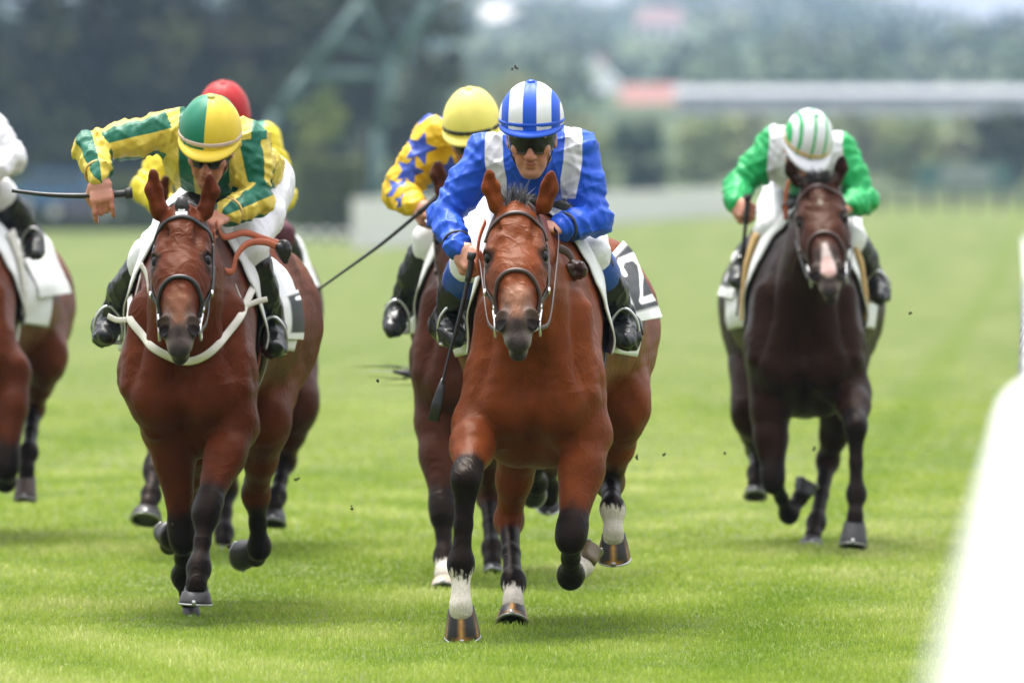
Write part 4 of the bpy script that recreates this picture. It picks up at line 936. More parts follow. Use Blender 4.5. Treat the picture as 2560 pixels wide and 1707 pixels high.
JK['star'] = build_jockey(HORSES['star'], dict(seed=33, h=.0065, hb=.010, label='jockey in yellow silks with blue stars and a plain yellow cap',
    head=(1180, 340, .05), face=(-8, 22, 0), shL=(1082, 345, .30), shR=(1285, 355, .30), elL=(1003, 478, .25), elR=(1330, 500, .25), wrL=(1040, 515, .05), wrR=(1230, 540, .05),
    knL=(1080, 600, .4), anL=(1000, 775, .62), toL=(985, 815, .44),
    handL=dict(d=(.8, -.4, -.3), back=(-.1, -.7, .6), thumb=1, curl=(45, 60, 30)), handR=dict(d=(-.7, -.6, 0), back=(0, -.4, .9)),
    silk=SILK_STAR, masks=m_star, capmat=CAP_Y, bandmat=BANDK, buttonmat=CAP_Y, peak=.040, puff=1.15, fold=1.3))
JK['green'] = build_jockey(HORSES['green'], dict(seed=44, h=.0065, hb=.010, label='jockey in emerald silks with white yoke and white cap with green stripes, head bowed',
    head=(2012, 374, .02), face=(10, 40, -9), shL=(1938, 362, .28), shR=(2098, 378, .28), elL=(1850, 468, .24), elR=(2158, 500, .24), wrL=(1838, 512, .03), wrR=(2118, 516, .06),
    chest=(2015, 410, .34), pelvis=(2020, 440, .85), knL=(1930, 578, .38), knR=(2120, 590, .38), anL=(1858, 665, .64), anR=(2190, 705, .64), toL=(1850, 700, .45), toR=(2196, 735, .45),
    handL=dict(d=(.55, -.75, -.25), back=(-.5, -.75, .35), thumb=1, curl=(75, 92, 55)), handR=dict(d=(-.7, -.6, 0), back=(.2, -.4, .9)),
    silk=SILK_GRN, masks=m_green, capmat=CAP_GRN, capmask=c_green, peakm=-1, bandmat=TANB, buttonmat=CAP_GRN, peak=.060, puff=1.12, cap=(.101, .122, .130)))
JK['red'] = build_jockey(HORSES['red'], dict(seed=55, h=.0075, hb=.011, label='jockey in a red cap and plain yellow silks behind the striped jockey',
    head=(560, 314, .05), face=(0, 25, 0), shL=(455, 362, .30), shR=(655, 352, .30), elL=(368, 470, .25), elR=(700, 490, .26), wrL=(420, 520, .05), wrR=(640, 540, .05),
    knR=(694, 590, .40), anR=(735, 690, .66), toR=(738, 720, .45),
    handL=dict(d=(.6, -.6, -.3), back=(0, -.6, .8)), handR=dict(d=(-.6, -.6, -.3), back=(0, -.6, .8)),
    silk=SILK_RED, masks=m_red, capmat=CAP_RED, bandmat=REDB, breech=MAROON, puff=1.15))
JK['white'] = build_jockey(HORSES['white'], dict(seed=66, h=.008, hb=.011, label='jockey in white silks cut off by the photo edge',
    head=(-95, 330, .05), face=(0, 25, 0), shL=(-190, 330, .30), shR=(-24, 322, .30), elL=(-220, 440, .25), elR=(26, 398, .28), wrL=(-180, 500, .05), wrR=(-50, 440, .05),
    knR=(-6, 480, .40), anR=(80, 590, .66), toR=(84, 628, .46),
    handL=dict(d=(.6, -.6, -.3), back=(0, -.6, .8)), handR=dict(d=(-.6, -.6, -.3), back=(0, -.6, .8)),
    silk=SILK_WHT, capmat=SILK_WHT, bandmat=BANDK, puff=1.1))
whip([(1180, 640, .0), (1172, 690, .0), (1150, 790, -.01), (1122, 890, -.01), (1105, 960, -.02)], [.0085, .0080, .0075, .005, .0045], 'black riding whip hanging down from the blue jockey\'s fist', 0, HORSES['lead'], flap=.125)
whip([(322, 483, .045), (270, 487, .045), (200, 490, .05), (115, 487, .055), (30, 477, .06)], [.0100, .0098, .0095, .0080, .0065], 'black riding whip held level in the striped jockey\'s outstretched hand', 0, HORSES['yellow'])
whip([(1108, 480, -.03), (1060, 522, -.03), (960, 605, .0), (860, 678, .0), (756, 752, .0)], [.0085, .0080, .0070, .0055, .0045], 'black riding whip slanting down from the starred jockey\'s hand', 0, HORSES['star'], flap=.08)
whip([(1869, 494, -.06), (1866, 540, -.06), (1858, 620, -.05), (1849, 710, -.04), (1842, 790, -.03)], [.0088, .0085, .0080, .006, .005], 'black riding whip hanging upright from the emerald jockey\'s fist', 0, HORSES['green'])
# ------------------------------------------------------------------ saddlery
CLOTHW = plain('white_cotton', (.66, .67, .67), .7, var=.06, bscale=400, bstr=.3, bdist=.002)
CLOTHN = cloth_mat('number_cloth', [(.72, .72, .72), (.025, .026, .030), (.74, .74, .74)], rough=.55, sheen=0, wr=.25)
TAN = plain('tan_pad', (.42, .27, .095), .7); CREAM = plain('cream_pad', (.52, .42, .22), .7)
ORANGE = plain('orange_rein_rubber', (.36, .085, .030), .5, bscale=200, bstr=.4)
BLUEG = plain('blue_girth', (.012, .045, .25), .6, bscale=200, bstr=.4); REDG = plain('red_girth', (.36, .008, .012), .6, bscale=200, bstr=.4); GREYG = plain('grey_girth', (.22, .21, .18), .7, bscale=200, bstr=.4)
SHEEP = plain('sheepskin', (.70, .68, .62), .9, bscale=70, bstr=1.0, bdist=.02)
DIGITS = {'2': [(.08, 1.0), (.16, 1.27), (.5, 1.4), (.84, 1.27), (.92, 1.0), (.78, .72), (.08, .02), (.95, .02)], '7': [(.05, 1.38), (.95, 1.38), (.35, 0)], '5': [(.9, 1.38), (.2, 1.38), (.14, .8), (.5, .92), (.9, .7), (.9, .25), (.5, 0), (.08, .12)],
          '9': [(.9, .9), (.5, .62), (.12, .85), (.14, 1.2), (.5, 1.4), (.88, 1.2), (.9, .7), (.8, .25), (.3, 0)], '4': [(.7, 0), (.7, 1.4), (.08, .45), (.95, .45)]}
def polydist(u, w, pts):
    d = np.full(u.shape, 9.)
    for (a, b), (c, e) in zip(pts[:-1], pts[1:]):
        t = np.clip(((u-a)*(c-a)+(w-b)*(e-b))/max((c-a)**2+(e-b)**2, 1e-9), 0, 1); d = np.minimum(d, np.hypot(u-a-t*(c-a), w-b-t*(e-b)))
    return d
def tack(H, K, sp):
    root, Lc, J = H['root'], H['Lc'], H['J']
    # cloth under the saddle
    ys = np.linspace(.20, 1.02, 30); an = np.linspace(-sp.get('drop', 104), sp.get('drop', 104), 80)
    Y, A = np.meshgrid(ys, an, indexing='ij')
    low = sstep(40, 104, np.abs(A)); Y = Y+low*(Y-.5)*-.35+low*.02
    off = .016+.010*np.sin(A*.12+Y*9)*low+.022*sstep(50, 104, np.abs(A))*sstep(.7, .22, Y)
    P = flank(H, Y, A, off)
    for _ in range(2): P[1:-1, 1:-1] = (P[:-2, 1:-1]+P[2:, 1:-1]+P[1:-1, :-2]+P[1:-1, 2:])*.15+P[1:-1, 1:-1]*.4
    sheet('saddle_cloth', P, sp.get('cloth', CLOTHW), root, .006)
    # number cloth each side, flaring off the flank behind the rider's leg
    for q in (-1, 1):
        ys = np.linspace(.70, sp.get('nend', 1.30), 70); a0_, a1_ = sp.get('nang', (10, 74)); an = np.linspace(a0_, a1_, 70); Y, A = np.meshgrid(ys, an, indexing='ij')
        t = (Y-.70)/.6; fl = sp.get('flare', .05)
        off = .028+fl*sstep(.45, 1.0, t)*(.08+.92*sstep(a0_, a1_, A))+.012*np.sin(A*.11+t*5)*t
        P = flank(H, Y, q*A, off)
        for _ in range(6): P[1:-1, 1:-1] = (P[:-2, 1:-1]+P[2:, 1:-1]+P[1:-1, :-2]+P[1:-1, 2:])*.2+P[1:-1, 1:-1]*.2
        u, w = (t-.10)/.80, (a1_-A)/(a1_-a0_)*1.4
        # panel and numeral are printed on the cloth
        u_, w_ = t*1.06-.04, (a1_-A)/(a1_-a0_)
        panel = np.minimum(np.minimum(u_-.08, .94-u_), np.minimum(w_-.14, .94-w_))*.05
        num = (.105-polydist(((u_ if q > 0 else .99-u_)-.22)/.55, (w_-.25)/.60*1.4, DIGITS[sp.get('num', '2')]))*.05
        o = sheet('number_cloth', P, sp.get('ncloth', CLOTHN), root, .004, {'m1': panel.ravel(), 'm2': num.ravel()})
    # saddle
    s = SDF(); top = flank(H, np.array([.45, .62, .78]), np.zeros(3), .02)
    s.eseg(top[0], top[2], (1, 0, 0), (.10, .022), (.14, .024), k=.02); s.ell(top[0]+V(0, 0, .02), (.06, .05, .035), k=.03); s.ell(top[2]+V(0, .02, .02), (.12, .05, .03), k=.03)
    for q in (-1, 1):
        fl = flank(H, np.array([.56, .54]), np.array([25, 70])*q, .024); s.eseg(fl[0], fl[1], (0, 1, 0), (.12, .012), (.08, .010), k=.02)
    s.build(.009); v, f = s.mesh(); mk('saddle', v, f, LEATHB, root)
    if sp.get('pad'):
        for q in (-1, 1):
            y = np.linspace(.33, .50, 12); a = np.linspace(30, sp.get('padend', 95), 30); Y, A = np.meshgrid(y, a, indexing='ij'); P = flank(H, Y, q*A, .030+.012*np.sin((Y-.33)/.17*math.pi)); sheet('saddle_pad', P, sp['pad'], root, .014)
    # girth
    a = np.linspace(78, 282, 70)
    for i, (m, y, wd) in enumerate(sp.get('girths', [(CLOTHW, .47, .04)])):
        P = flank(H, np.full(70, y), a, .010+.005*i, zc=.9); c = P.mean(0); mb = MB(); mb.tube(P, (.0035, wd), 8, side=P-c); mb.build('girth', m, root)
    # stirrups
    for q in (-1, 1):
        ball = K['an'][q]*.40+K['to'][q]*.60; fd = nrm(K['to'][q]-K['an'][q]); topp = flank(H, [.55], [q*42], .03)[0]
        st = empty('stirrup', (0, 0, 0)); st.parent = root; 
        B_ = basis(fd, V(1, 0, 0)); up = B_[:, 2] if B_[2, 2] > 0 else -B_[:, 2]; x = B_[:, 0]
        arch = [ball+x*a_*.047+up*b_ for a_, b_ in ((-1, -.045), (-1.02, 0), (-.85, .04), (-.4, .07), (0, .078), (.4, .07), (.85, .04), (1.02, 0), (1, -.045))]
        mb = MB(); mb.tube(catmull(arch, 4), .0055, 8); mb.box((-.047, -.016, -.005), (.047, .016, .005), np.c_[x, fd, up], ball-up*.049, bev=.003); mb.build('stirrup_iron', STEEL, st)
        mb = MB(); mb.tube(catmull([topp, topp*.5+(ball+up*.078)*.5+V(q*.02, .0, 0), ball+up*.078], 6), (.009, .0025), 6, side=(0, 1, 0)); mb.build('stirrup_leather', LEATHB, st)
def reins(H, lists, mat, wid=.008, th=.003):
    for pts in lists:
        p = [H['J'](*q) if len(q) == 3 else H['hp'](*q[1:]) for q in pts]; strip(p, 'rein', mat, H['bridle'], wid, th)
tack(HORSES['lead'], JK['lead'], dict(num='2', flare=.055, girths=[(BLUEG, .46, .045)], nend=1.13, nang=(38, 82)))
tack(HORSES['yellow'], JK['yellow'], dict(num='7', flare=.03, girths=[(REDG, .50, .05), (GREYG, .62, .035)], nend=.92, nang=(66, 96)))
tack(HORSES['green'], JK['green'], dict(num='4', flare=.03, pad=TAN, padend=98, nang=(30, 80), nend=1.1))
tack(HORSES['star'], JK['star'], dict(num='9', flare=.03, drop=100))
tack(HORSES['red'], JK['red'], dict(num='5', flare=.06, pad=CREAM, padend=80, ncloth=CLOTHW, nend=1.15))
tack(HORSES['white'], JK['white'], dict(num='5', flare=.05, pad=SHEEP, padend=95, ncloth=CLOTHW, nend=1.15, nang=(25, 80)))
# leader: brown rein with knotted end on one side, orange grip on the other
HL = HORSES['lead']
reins(HL, [[('h', .075, .47, -.11), ('h', .105, .36, -.16), (1396, 610, -.1), (1386, 572, .0)], [('h', -.075, .47, -.11), ('h', -.10, .36, -.16), (1200, 660, -.2), (1190, 645, .0)]], LEATH)
reins(HL, [[(1213, 555, -.05), (1200, 590, -.12), (1194, 630, -.15), (1197, 670, -.15), (1206, 692, -.12)]], ORANGE, .013, .004)
strip([HL['J'](*q) for q in ((1398, 620, -.02), (1420, 632, .0), (1432, 655, .02), (1424, 690, .02))], 'rein', LEATH, HL['bridle'], .014, .004)
kn_ = SDF(); c = HL['J'](1440, 676, .0)
for i in range(7): a = i*1.3; kn_.seg(c+V(.028*math.cos(a), .02*math.sin(a*1.7), .022*math.sin(a)), c+V(.03*math.cos(a+1.9), .02*math.sin(a), .026*math.sin(a+1.9)), .012, .011, k=.006)
kn_.build(.005); v, f = kn_.mesh(); mk('rein_knot', v, f, LEATH, HL['bridle'])
# striped jockey's horse: orange reins looping out to a knot
HY = HORSES['yellow']
loop1 = [(541, 556, -.02), (560, 592, .05), (610, 582, .12), (655, 596, .16), (700, 612, .18)]
loop2 = [(535, 575, -.05), (537, 630, -.02), (548, 668, .0), (580, 678, .04), (592, 640, .06), (618, 610, .10), (660, 605, .14), (702, 620, .17)]
for lp in (loop1, loop2): strip([HY['J'](*q) for q in lp], 'rein', ORANGE, HY['bridle'], .012, .004, n=10)
kn_ = SDF(); c = HY['J'](708, 622, .18)
for i in range(6): a = i*1.4; kn_.seg(c+V(.018*math.cos(a), .015*math.sin(a*1.7), .02*math.sin(a)), c+V(.02*math.cos(a+1.9), .015*math.sin(a), .022*math.sin(a+1.9)), .012, .010, k=.006)
kn_.seg(c, c+V(.008, 0, -.045), .012, .009); kn_.build(.005); v, f = kn_.mesh(); mk('rein_knot', v, f, LEATHB, HY['bridle'])
reins(HY, [[('h', -.07, .47, -.11), ('h', -.09, .33, -.17), (400, 590, .0)], [('h', .07, .47, -.11), ('h', .09, .33, -.17), (530, 590, -.1)]], LEATHB)
# cream breastplate lying on the breast
def fronts(H, pts, off=.014):
    out = []
    for px, py, dy in catmull([H['J'](*q) for q in pts], 6):
        p = V(px, py, dy); c = V(H['X0']+(p[0]-H['X0'])*.3, H['D']+.35, .9+(p[2]-.9)*.6); out.append(H['s'].cast_in(c, nrm(p-c), off))
    return out
bp_ = empty('breastplate', (0, 0, 0)); bp_.parent = HY['root']
yoke = fronts(HY, [(318, 735, .25), (336, 792, .05), (372, 855, -.1), (425, 895, -.2), (470, 905, -.2), (520, 885, -.15), (570, 830, -.05), (610, 762, .10), (628, 720, .25)])
cp = np.array(yoke)
for _ in range(2): cp[1:-1] = (cp[:-2]+cp[2:])*.25+cp[1:-1]*.5
mb = MB(); mb.tube(cp, (.0035, .014), 8, side=np.array([nrm(p-HY['Lc'](0, .4, .95)) for p in cp])); mb.build('breast_strap', WHITESTRAP, bp_)
for a in ([(330, 792, .05), (345, 720, .10), (352, 690, .2), (362, 655, .3)], [(604, 768, .08), (588, 715, .1), (575, 672, .2), (565, 640, .3)], [(318, 800, .08), (292, 800, .10), (270, 790, .12)], [(604, 770, .05), (640, 755, .10), (668, 748, .12)], [(352, 660, .0), (366, 690, -.02), (372, 760, -.05), (362, 840, -.05)]):
    strip([HY['J'](*q) for q in a], 'strap_end', WHITESTRAP, bp_, .010, .003)
mb = MB(); c = HY['hp'](0, .040, .012); mb.box((-.020, -.004, -.010), (.020, .004, .012), np.c_[HY['Xd'], HY['Nd'], -HY['Ld']], c, bev=.002); mb.box((-.012, -.004, .010), (.012, .004, .032), np.c_[HY['Xd'], HY['Nd'], -HY['Ld']], c+HY['Nd']*.003, bev=.003)
mb.build('number_badge', plain('badge_white', (.75, .75, .74), .4), HY['bridle'])
HG = HORSES['green']
reins(HG, [[('h', -.08, .46, -.11), ('h', -.10, .3, -.16), (1970, 540, .0), (1965, 480, .1)], [('h', .08, .46, -.11), ('h', .10, .3, -.16), (2130, 530, .0)]], LEATHB)
reins(HG, [[(1972, 452, .0), (1963, 500, .02), (1966, 550, .02)]], ORANGE, .012, .004)
HS_ = HORSES['star']; reins(HS_, [[('h', -.07, .47, -.11), ('h', -.10, .3, -.18), (1095, 620, .1), (1070, 530, .08)]], LEATH)
# ------------------------------------------------------------------ the ground
def zt(X, Y):
    X, Y = np.asarray(X, float), np.asarray(Y, float)
    z = np.interp(Y, [-100, 200, 450, 600, 900, 1200, 2000, 2600, 4200], [0, 0, .98, 2.7, 10, 15.5, 36, 55, 48])
    r = X/np.maximum(Y, 1)
    z = z+.62*sstep(-.065, -.035, r)*sstep(220, 450, Y)
    z = z-9*sstep(-.026, -.004, r)*sstep(1500, 2600, Y)
    far = sstep(700, 1500, Y); return z+far*(2.0*np.sin(X*.02+1)*np.sin(Y*.006)+1.2*np.sin(X*.05+Y*.01))
yg = np.concatenate([np.linspace(-70, 200, 14), np.linspace(220, 620, 40), np.linspace(650, 4200, 60)]); xg = np.concatenate([np.linspace(-1400, -80, 14), np.linspace(-75, 15, 60), np.linspace(25, 900, 12)])
XX, YY = np.meshgrid(xg, yg, indexing='ij'); XX = XX*(.35+YY/900*1.0)
P = np.stack([XX, YY, zt(XX, YY)], -1); a, b = XX.shape
gm, n, l, p = newmat('turf')
cA = n.new('ShaderNodeRGB'); cA.outputs[0].default_value = (.155, .265, .030, 1)
t1 = noise(n, l, 1.0, 5, .6, stretch=(.9, .055, 1)); t2 = noise(n, l, 1.0, 3, .5, stretch=(1.6, .30, 1)); t3 = noise(n, l, 9, 4)
cr_ = n.new('ShaderNodeValToRGB'); e = cr_.color_ramp.elements; e[0].position = .38; e[0].color = (.066, .103, .0105, 1); e[1].position = .62; e[1].color = (.116, .139, .036, 1)
ad = n.new('ShaderNodeMath'); ad.operation = 'MULTIPLY_ADD'; l.new(t1.outputs['Fac'], ad.inputs[0]); ad.inputs[1].default_value = .6
m2 = n.new('ShaderNodeMath'); m2.operation = 'MULTIPLY'; l.new(t2.outputs['Fac'], m2.inputs[0]); m2.inputs[1].default_value = .4; l.new(m2.outputs[0], ad.inputs[2]); l.new(ad.outputs[0], cr_.inputs[0])
gtc = n.new('ShaderNodeTexCoord'); gsx = n.new('ShaderNodeSeparateXYZ'); l.new(gtc.outputs['Object'], gsx.inputs[0])          # mower's line along the rail
g1 = n.new('ShaderNodeMath'); g1.operation = 'ADD'; g1.inputs[1].default_value = .92; l.new(gsx.outputs[0], g1.inputs[0]); g2 = n.new('ShaderNodeMath'); g2.operation = 'ABSOLUTE'; l.new(g1.outputs[0], g2.inputs[0])
g3 = n.new('ShaderNodeMapRange'); g3.interpolation_type = 'SMOOTHSTEP'; g3.inputs['From Min'].default_value = .04; g3.inputs['From Max'].default_value = .26; g3.inputs['To Min'].default_value = .75; g3.inputs['To Max'].default_value = 0; l.new(g2.outputs[0], g3.inputs['Value'])
gmx = n.new('ShaderNodeMix'); gmx.data_type = 'RGBA'; l.new(g3.outputs[0], gmx.inputs[0]); l.new(vary(n, l, cr_.outputs[0], .22, 5), gmx.inputs[6]); gmx.inputs[7].default_value = (.072, .110, .005, 1)
l.new(gmx.outputs[2], p.inputs['Base Color']); p.inputs['Roughness'].default_value = .85; p.inputs['Specular IOR Level'].default_value = .15
bump(n, l, p, t3.outputs['Fac'], .8, .05)
f = np.array([[i*b+j, (i+1)*b+j, (i+1)*b+j+1, i*b+j+1] for i in range(a-1) for j in range(b-1)])
cut = 64; f0 = f[f.max(1) % 10**9 >= 0]; yq = P.reshape(-1, 3)[f, 1].max(1)
hm, n, l, p = newmat('hill_pasture'); cA = n.new('ShaderNodeRGB'); cA.outputs[0].default_value = (.060, .082, .034, 1); l.new(vary(n, l, cA.outputs[0], .45, .02, 5), p.inputs['Base Color']); p.inputs['Roughness'].default_value = .95; p.inputs['Specular IOR Level'].default_value = .1
def submesh(sel):
    u, inv = np.unique(f[sel], return_inverse=True); return P.reshape(-1, 3)[u], inv.reshape(-1, 4)
hv, hf = submesh(yq > 520); tag(mk('hills', hv, hf, hm, None, loc=(0, 0, 0)), 'wooded blue green hillside rising beyond the course', 'hill', kind='structure')
gv, gf = submesh(yq <= 520)
tag(mk('ground', gv, gf, gm, None, loc=(0, 0, 0)), 'green turf course stretching away to the wooded hills', 'ground', kind='structure')

# grass blades near the runners
def blades():
    g = np.random.default_rng(3); Vs, Fs, Ts = [], [], []; off = 0
    for y0, y1, dens, wd, hh in ((29.0, 33, 4200, .0021, .042), (33, 37, 3200, .0026, .040), (37, 43, 1700, .0040, .038), (43, 54, 620, .0075, .036), (54, 75, 170, .013, .032), (75, 110, 40, .022, .026)):
        x0 = -.1045*y1-.3; n_ = int(dens*(y1-y0)*(.35-x0)); y = g.uniform(y0, y1, n_); x = g.uniform(x0, .35, n_)
        keep = (x > -.1045*y-.25) & (g.uniform(0, 1, n_) < np.where(y > 75, (110-y)/35, 1)); x, y = x[keep], y[keep]; n_ = len(x)
        cl = np.sin(x*3.1+1.7*np.sin(y*.9+x))*np.sin(y*1.3+2*np.sin(x*1.9))+.6*np.sin(x*9+3*np.sin(y*2.1))*np.sin(y*4.3+2*np.sin(x*5))+.4*np.sin(x*23+y*7)*np.sin(y*13-x*5)
        H_ = hh*(.62+.40*cl*.6)*g.uniform(.45, 1.25, n_); H_ = np.maximum(H_, .012)
        az = g.uniform(0, 2*math.pi, n_); lean = g.uniform(.05, .75, n_); dx, dy = np.cos(az)*lean, np.sin(az)*lean
        sx, sy = -np.sin(az), np.cos(az); face = g.uniform(0, 2*math.pi, n_); sx, sy = np.cos(face), np.sin(face)*.6
        w = wd*g.uniform(.6, 1.2, n_)
        base = np.stack([x, y, np.full(n_, -.004)], 1); side = np.stack([sx, sy, 0*sx], 1)*w[:, None]
        mid = base+np.stack([dx*.35, dy*.35, np.full(n_, .62)], 1)*H_[:, None]; tip = base+np.stack([dx, dy, np.full(n_, 1.0)-.25*lean], 1)*H_[:, None]
        v = np.stack([base-side, base+side, mid-side*.8, mid+side*.8, tip], 1).reshape(-1, 3); i = np.arange(n_)[:, None]*5+off
        Fs.append(np.concatenate([i+[0, 1, 3], i+[0, 3, 2], i+[2, 3, 4]])); Vs.append(v); off += len(v)
        patch = np.sin(x*4.3+2*np.sin(y*.8))*np.sin(y*1.05+1.6*np.sin(x*2.2)); stripe = np.exp(-((x+.92)/.16)**2)
        tint = np.clip(.5+.34*cl*.55+g.normal(0, .12, n_)+.16*patch+.12*np.sin(x*1.1+.15*y+2)-.22*stripe, 0, 1); Ts.append(np.repeat(tint, 5))
    return np.concatenate(Vs), np.concatenate(Fs), np.concatenate(Ts)
v, f, t = blades()
m, n, l, p = newmat('grass_blade')
at = n.new('ShaderNodeAttribute'); at.attribute_name = 'tint'; rp = n.new('ShaderNodeValToRGB'); e = rp.color_ramp.elements
e[0].position = 0; e[0].color = (.150, .260, .018, 1); e[1].position = 1; e[1].color = (.55, .58, .22, 1); q = e.new(.5); q.color = (.320, .420, .058, 1)
l.new(at.outputs['Fac'], rp.inputs[0]); l.new(rp.outputs[0], p.inputs['Base Color']); p.inputs['Roughness'].default_value = .5; p.inputs['Specular IOR Level'].default_value = .3
tr = n.new('ShaderNodeBsdfTranslucent'); l.new(rp.outputs[0], tr.inputs[0]); ms = n.new('ShaderNodeMixShader'); ms.inputs[0].default_value = .35
l.new(p.outputs[0], ms.inputs[1]); l.new(tr.outputs[0], ms.inputs[2]); l.new(ms.outputs[0], n['Material Output'].inputs[0])
tag(mk('grass', v, f, m, None, {'tint': t}, smooth=False, loc=(0, 0, 0)), 'short bright green grass blades of the course', 'grass', kind='stuff')

# clods of turf kicked up
CLOD = plain('turf_clod', (.035, .030, .014), .9, var=.5, vscale=80)
for i, (px, py, Y, r) in enumerate([(1288, 169, 34.5, .007), (2276, 783, 36, .006), (945, 952, 34, .006), (742, 1196, 36, .006), (880, 1268, 33.5, .005), (575, 1366, 33.8, .008), (1590, 1140, 35, .006), (1812, 1132, 36, .006), (700, 1240, 35.2, .005), (2036, 1120, 38, .006), (1660, 1135, 35, .005), (430, 1310, 34, .004)]):
    g = np.random.default_rng(i); k = SDF(); c = W(px, py, Y)
    for _ in range(3): k.ell(c+g.normal(0, r*.6, 3), g.uniform(.5, 1.0, 3)*r, k=r*.4)
    k.build(r*.22); v, f = k.mesh(); tag(mk('turf_clod', v, f, CLOD), 'tiny dark clod of turf flung up into the air by the hooves', 'clod', 'clods of turf in the air')

# ------------------------------------------------------------------ running rail beside the camera
RAILW = plain('white_rail_plastic', (.66, .66, .67), .35, var=.03); RAILG = plain('grey_rail_joint', (.45, .45, .47), .4, var=.05)
rail = empty('running_rail', (-.05, 14, 0), 'thick white plastic running rail at the edge of the course', 'rail')
def rx(Y): return -.0006*Y
def rfar(Y): return -.019-.0016*Y+.068
mb = MB(); yy = np.linspace(2.5, 17.0, 60); mb.tube(np.stack([rx(yy)+.0085, yy, np.full(60, 1.03)], 1), (.077, .075), 24, side=(1, 0, 0)); mb.tube([(rx(17)+.0085, 17.0, 1.03), (rx(17.1)+.0085, 17.12, 1.03)], [.077, .05], 24); mb.build('rail_tube', RAILW, rail)
mb = MB(); yy = np.linspace(17.05, 160, 120); mb.tube(np.stack([rfar(yy), yy, np.full(120, .975)], 1), (.055, .055), 20, side=(1, 0, 0)); mb.build('rail_tube', RAILW, rail)
for Y in list(np.arange(5, 60, 2.75)):
    xr = rx(Y)+.0085 if Y < 17 else rfar(Y)
    mb = MB(); mb.tube(catmull([(xr, Y, .93), (xr+.04, Y, .80), (xr+.14, Y, .62), (xr+.18, Y, .3), (xr+.18, Y, -.1)], 5), .028, 12); mb.build('rail_post', RAILW, rail)
    if Y > 20: mb = MB(); mb.tube([(xr, Y-.07, .975), (xr, Y+.07, .975)], .066, 20); mb.build('rail_joint', RAILG, rail)

# ------------------------------------------------------------------ trees
LEAF = attr_mat('leaves', rough=.7, var=.15, vscale=.5, bstr=0, spec=.2)
BARK = plain('bark', (.06, .045, .03), .9, bscale=4, bstr=.6, bdist=.05)
def leafcloud(g, cents, rads, n_each, size, cols):
    """leaf-sized faces spread through clumps"""
    N = len(cents)*n_each; c = np.repeat(cents, n_each, 0); r = np.repeat(rads, n_each, 0)
    d = g.normal(size=(N, 3)); d /= np.linalg.norm(d, axis=1)[:, None]; rr = g.uniform(.35, 1.05, N)[:, None]**.6; p = c+d*r*rr
    a = g.normal(size=(N, 3)); a /= np.linalg.norm(a, axis=1)[:, None]; b_ = np.cross(a, g.normal(size=(N, 3))); b_ /= np.linalg.norm(b_, axis=1)[:, None]
    s = size*g.uniform(.5, 1.2, N)[:, None]
    v = np.stack([p-a*s, p+b_*s*.6, p+a*s, p-b_*s*.6], 1).reshape(-1, 3); f = np.arange(N*4).reshape(-1, 4)
    ck = g.integers(0, len(cols), len(cents)); cc = np.repeat(np.asarray(cols)[ck], n_each, 0)*g.uniform(.7, 1.3, N)[:, None]
    return v, f, np.repeat(cc, 4, 0)
DARK = [(.010, .018, .007), (.018, .028, .010), (.006, .011, .005), (.045, .060, .020), (.065, .078, .026)]; MID = [(.20, .25, .11), (.25, .30, .13), (.12, .17, .075), (.32, .35, .16)]; LIGHT = [(.14, .19, .03), (.18, .22, .04), (.11, .16, .03)]
OLIVE = [(.25, .265, .15), (.31, .32, .17), (.16, .185, .10)]
def tree(px, Y, top, wid, label, cols, seed, base=None, name='tree', group=None, cat='tree', low=.18, n_each=60, nc=46, zb=None):
    g = np.random.default_rng(seed); X = W(px, 540, Y)[0]; z0 = float(zt(X, Y)) if zb is None else zb; zt_ = W(px, top, Y)[2]; hgt = zt_-z0; w = wid*Y/FPX/2
    root = empty(name, (X, Y, z0), label, cat, group)
    cen, rad = [], []
    for i in range(nc):
        u = g.uniform(low, .97); ring = math.sqrt(max(1-((u-.55)/.55)**2, .12)); a = g.uniform(0, 2*math.pi); r_ = g.uniform(.2, .88)*ring
        cen.append((X+math.cos(a)*r_*w, Y+math.sin(a)*r_*w, z0+u*hgt)); q = g.uniform(.20, .36)*w; rad.append((q, q, min(q*.85, hgt*.12)))
    v, f, c = leafcloud(g, np.array(cen), np.array(rad), n_each, max(w*.085, .08), cols)
    tv = []; mb = MB(); mb.tube([(X, Y, z0-.3), (X+.02*hgt, Y, z0+hgt*.35), (X, Y, z0+hgt*.8)], [w*.10+.05, w*.07+.04, .03], 8)
    for k in range(5):
        a = g.uniform(0, 6.28); zz = z0+hgt*g.uniform(.2, .5); mb.tube([(X, Y, zz), (X+math.cos(a)*w*.55, Y+math.sin(a)*w*.55, zz+hgt*.22)], [w*.04+.03, .02], 6)
    mb.build('trunk', BARK, root); mk('crown', v, f, LEAF, root, {'col': c}, smooth=False); return root
dk = [(-120, 455, -260, 420), (60, 470, -220, 460), (250, 440, -300, 480), (430, 475, -200, 430), (600, 450, -320, 460), (770, 470, -240, 420), (920, 455, -280, 400), (1060, 460, -200, 260), (-330, 450, -200, 420), (340, 485, -150, 400), (680, 490, -160, 420)]
dl = ['dark tall tree behind the white sleeved jockey at the edge', 'dark tall tree behind the blue van', 'dark tall tree above the striped jockey\'s whip hand', 'dark tall tree above the red cap', 'dark tall tree just beyond the red cap on the course side', 'dark tall tree behind the slanting green mast', 'dark tall tree behind the upright leg of the green mast', 'dark tree ending the wood where the hills open out', 'dark tree at the outermost end of the wood', 'dark tree in the second row behind the striped jockey', 'dark tree in the second row behind the clipped hedge']
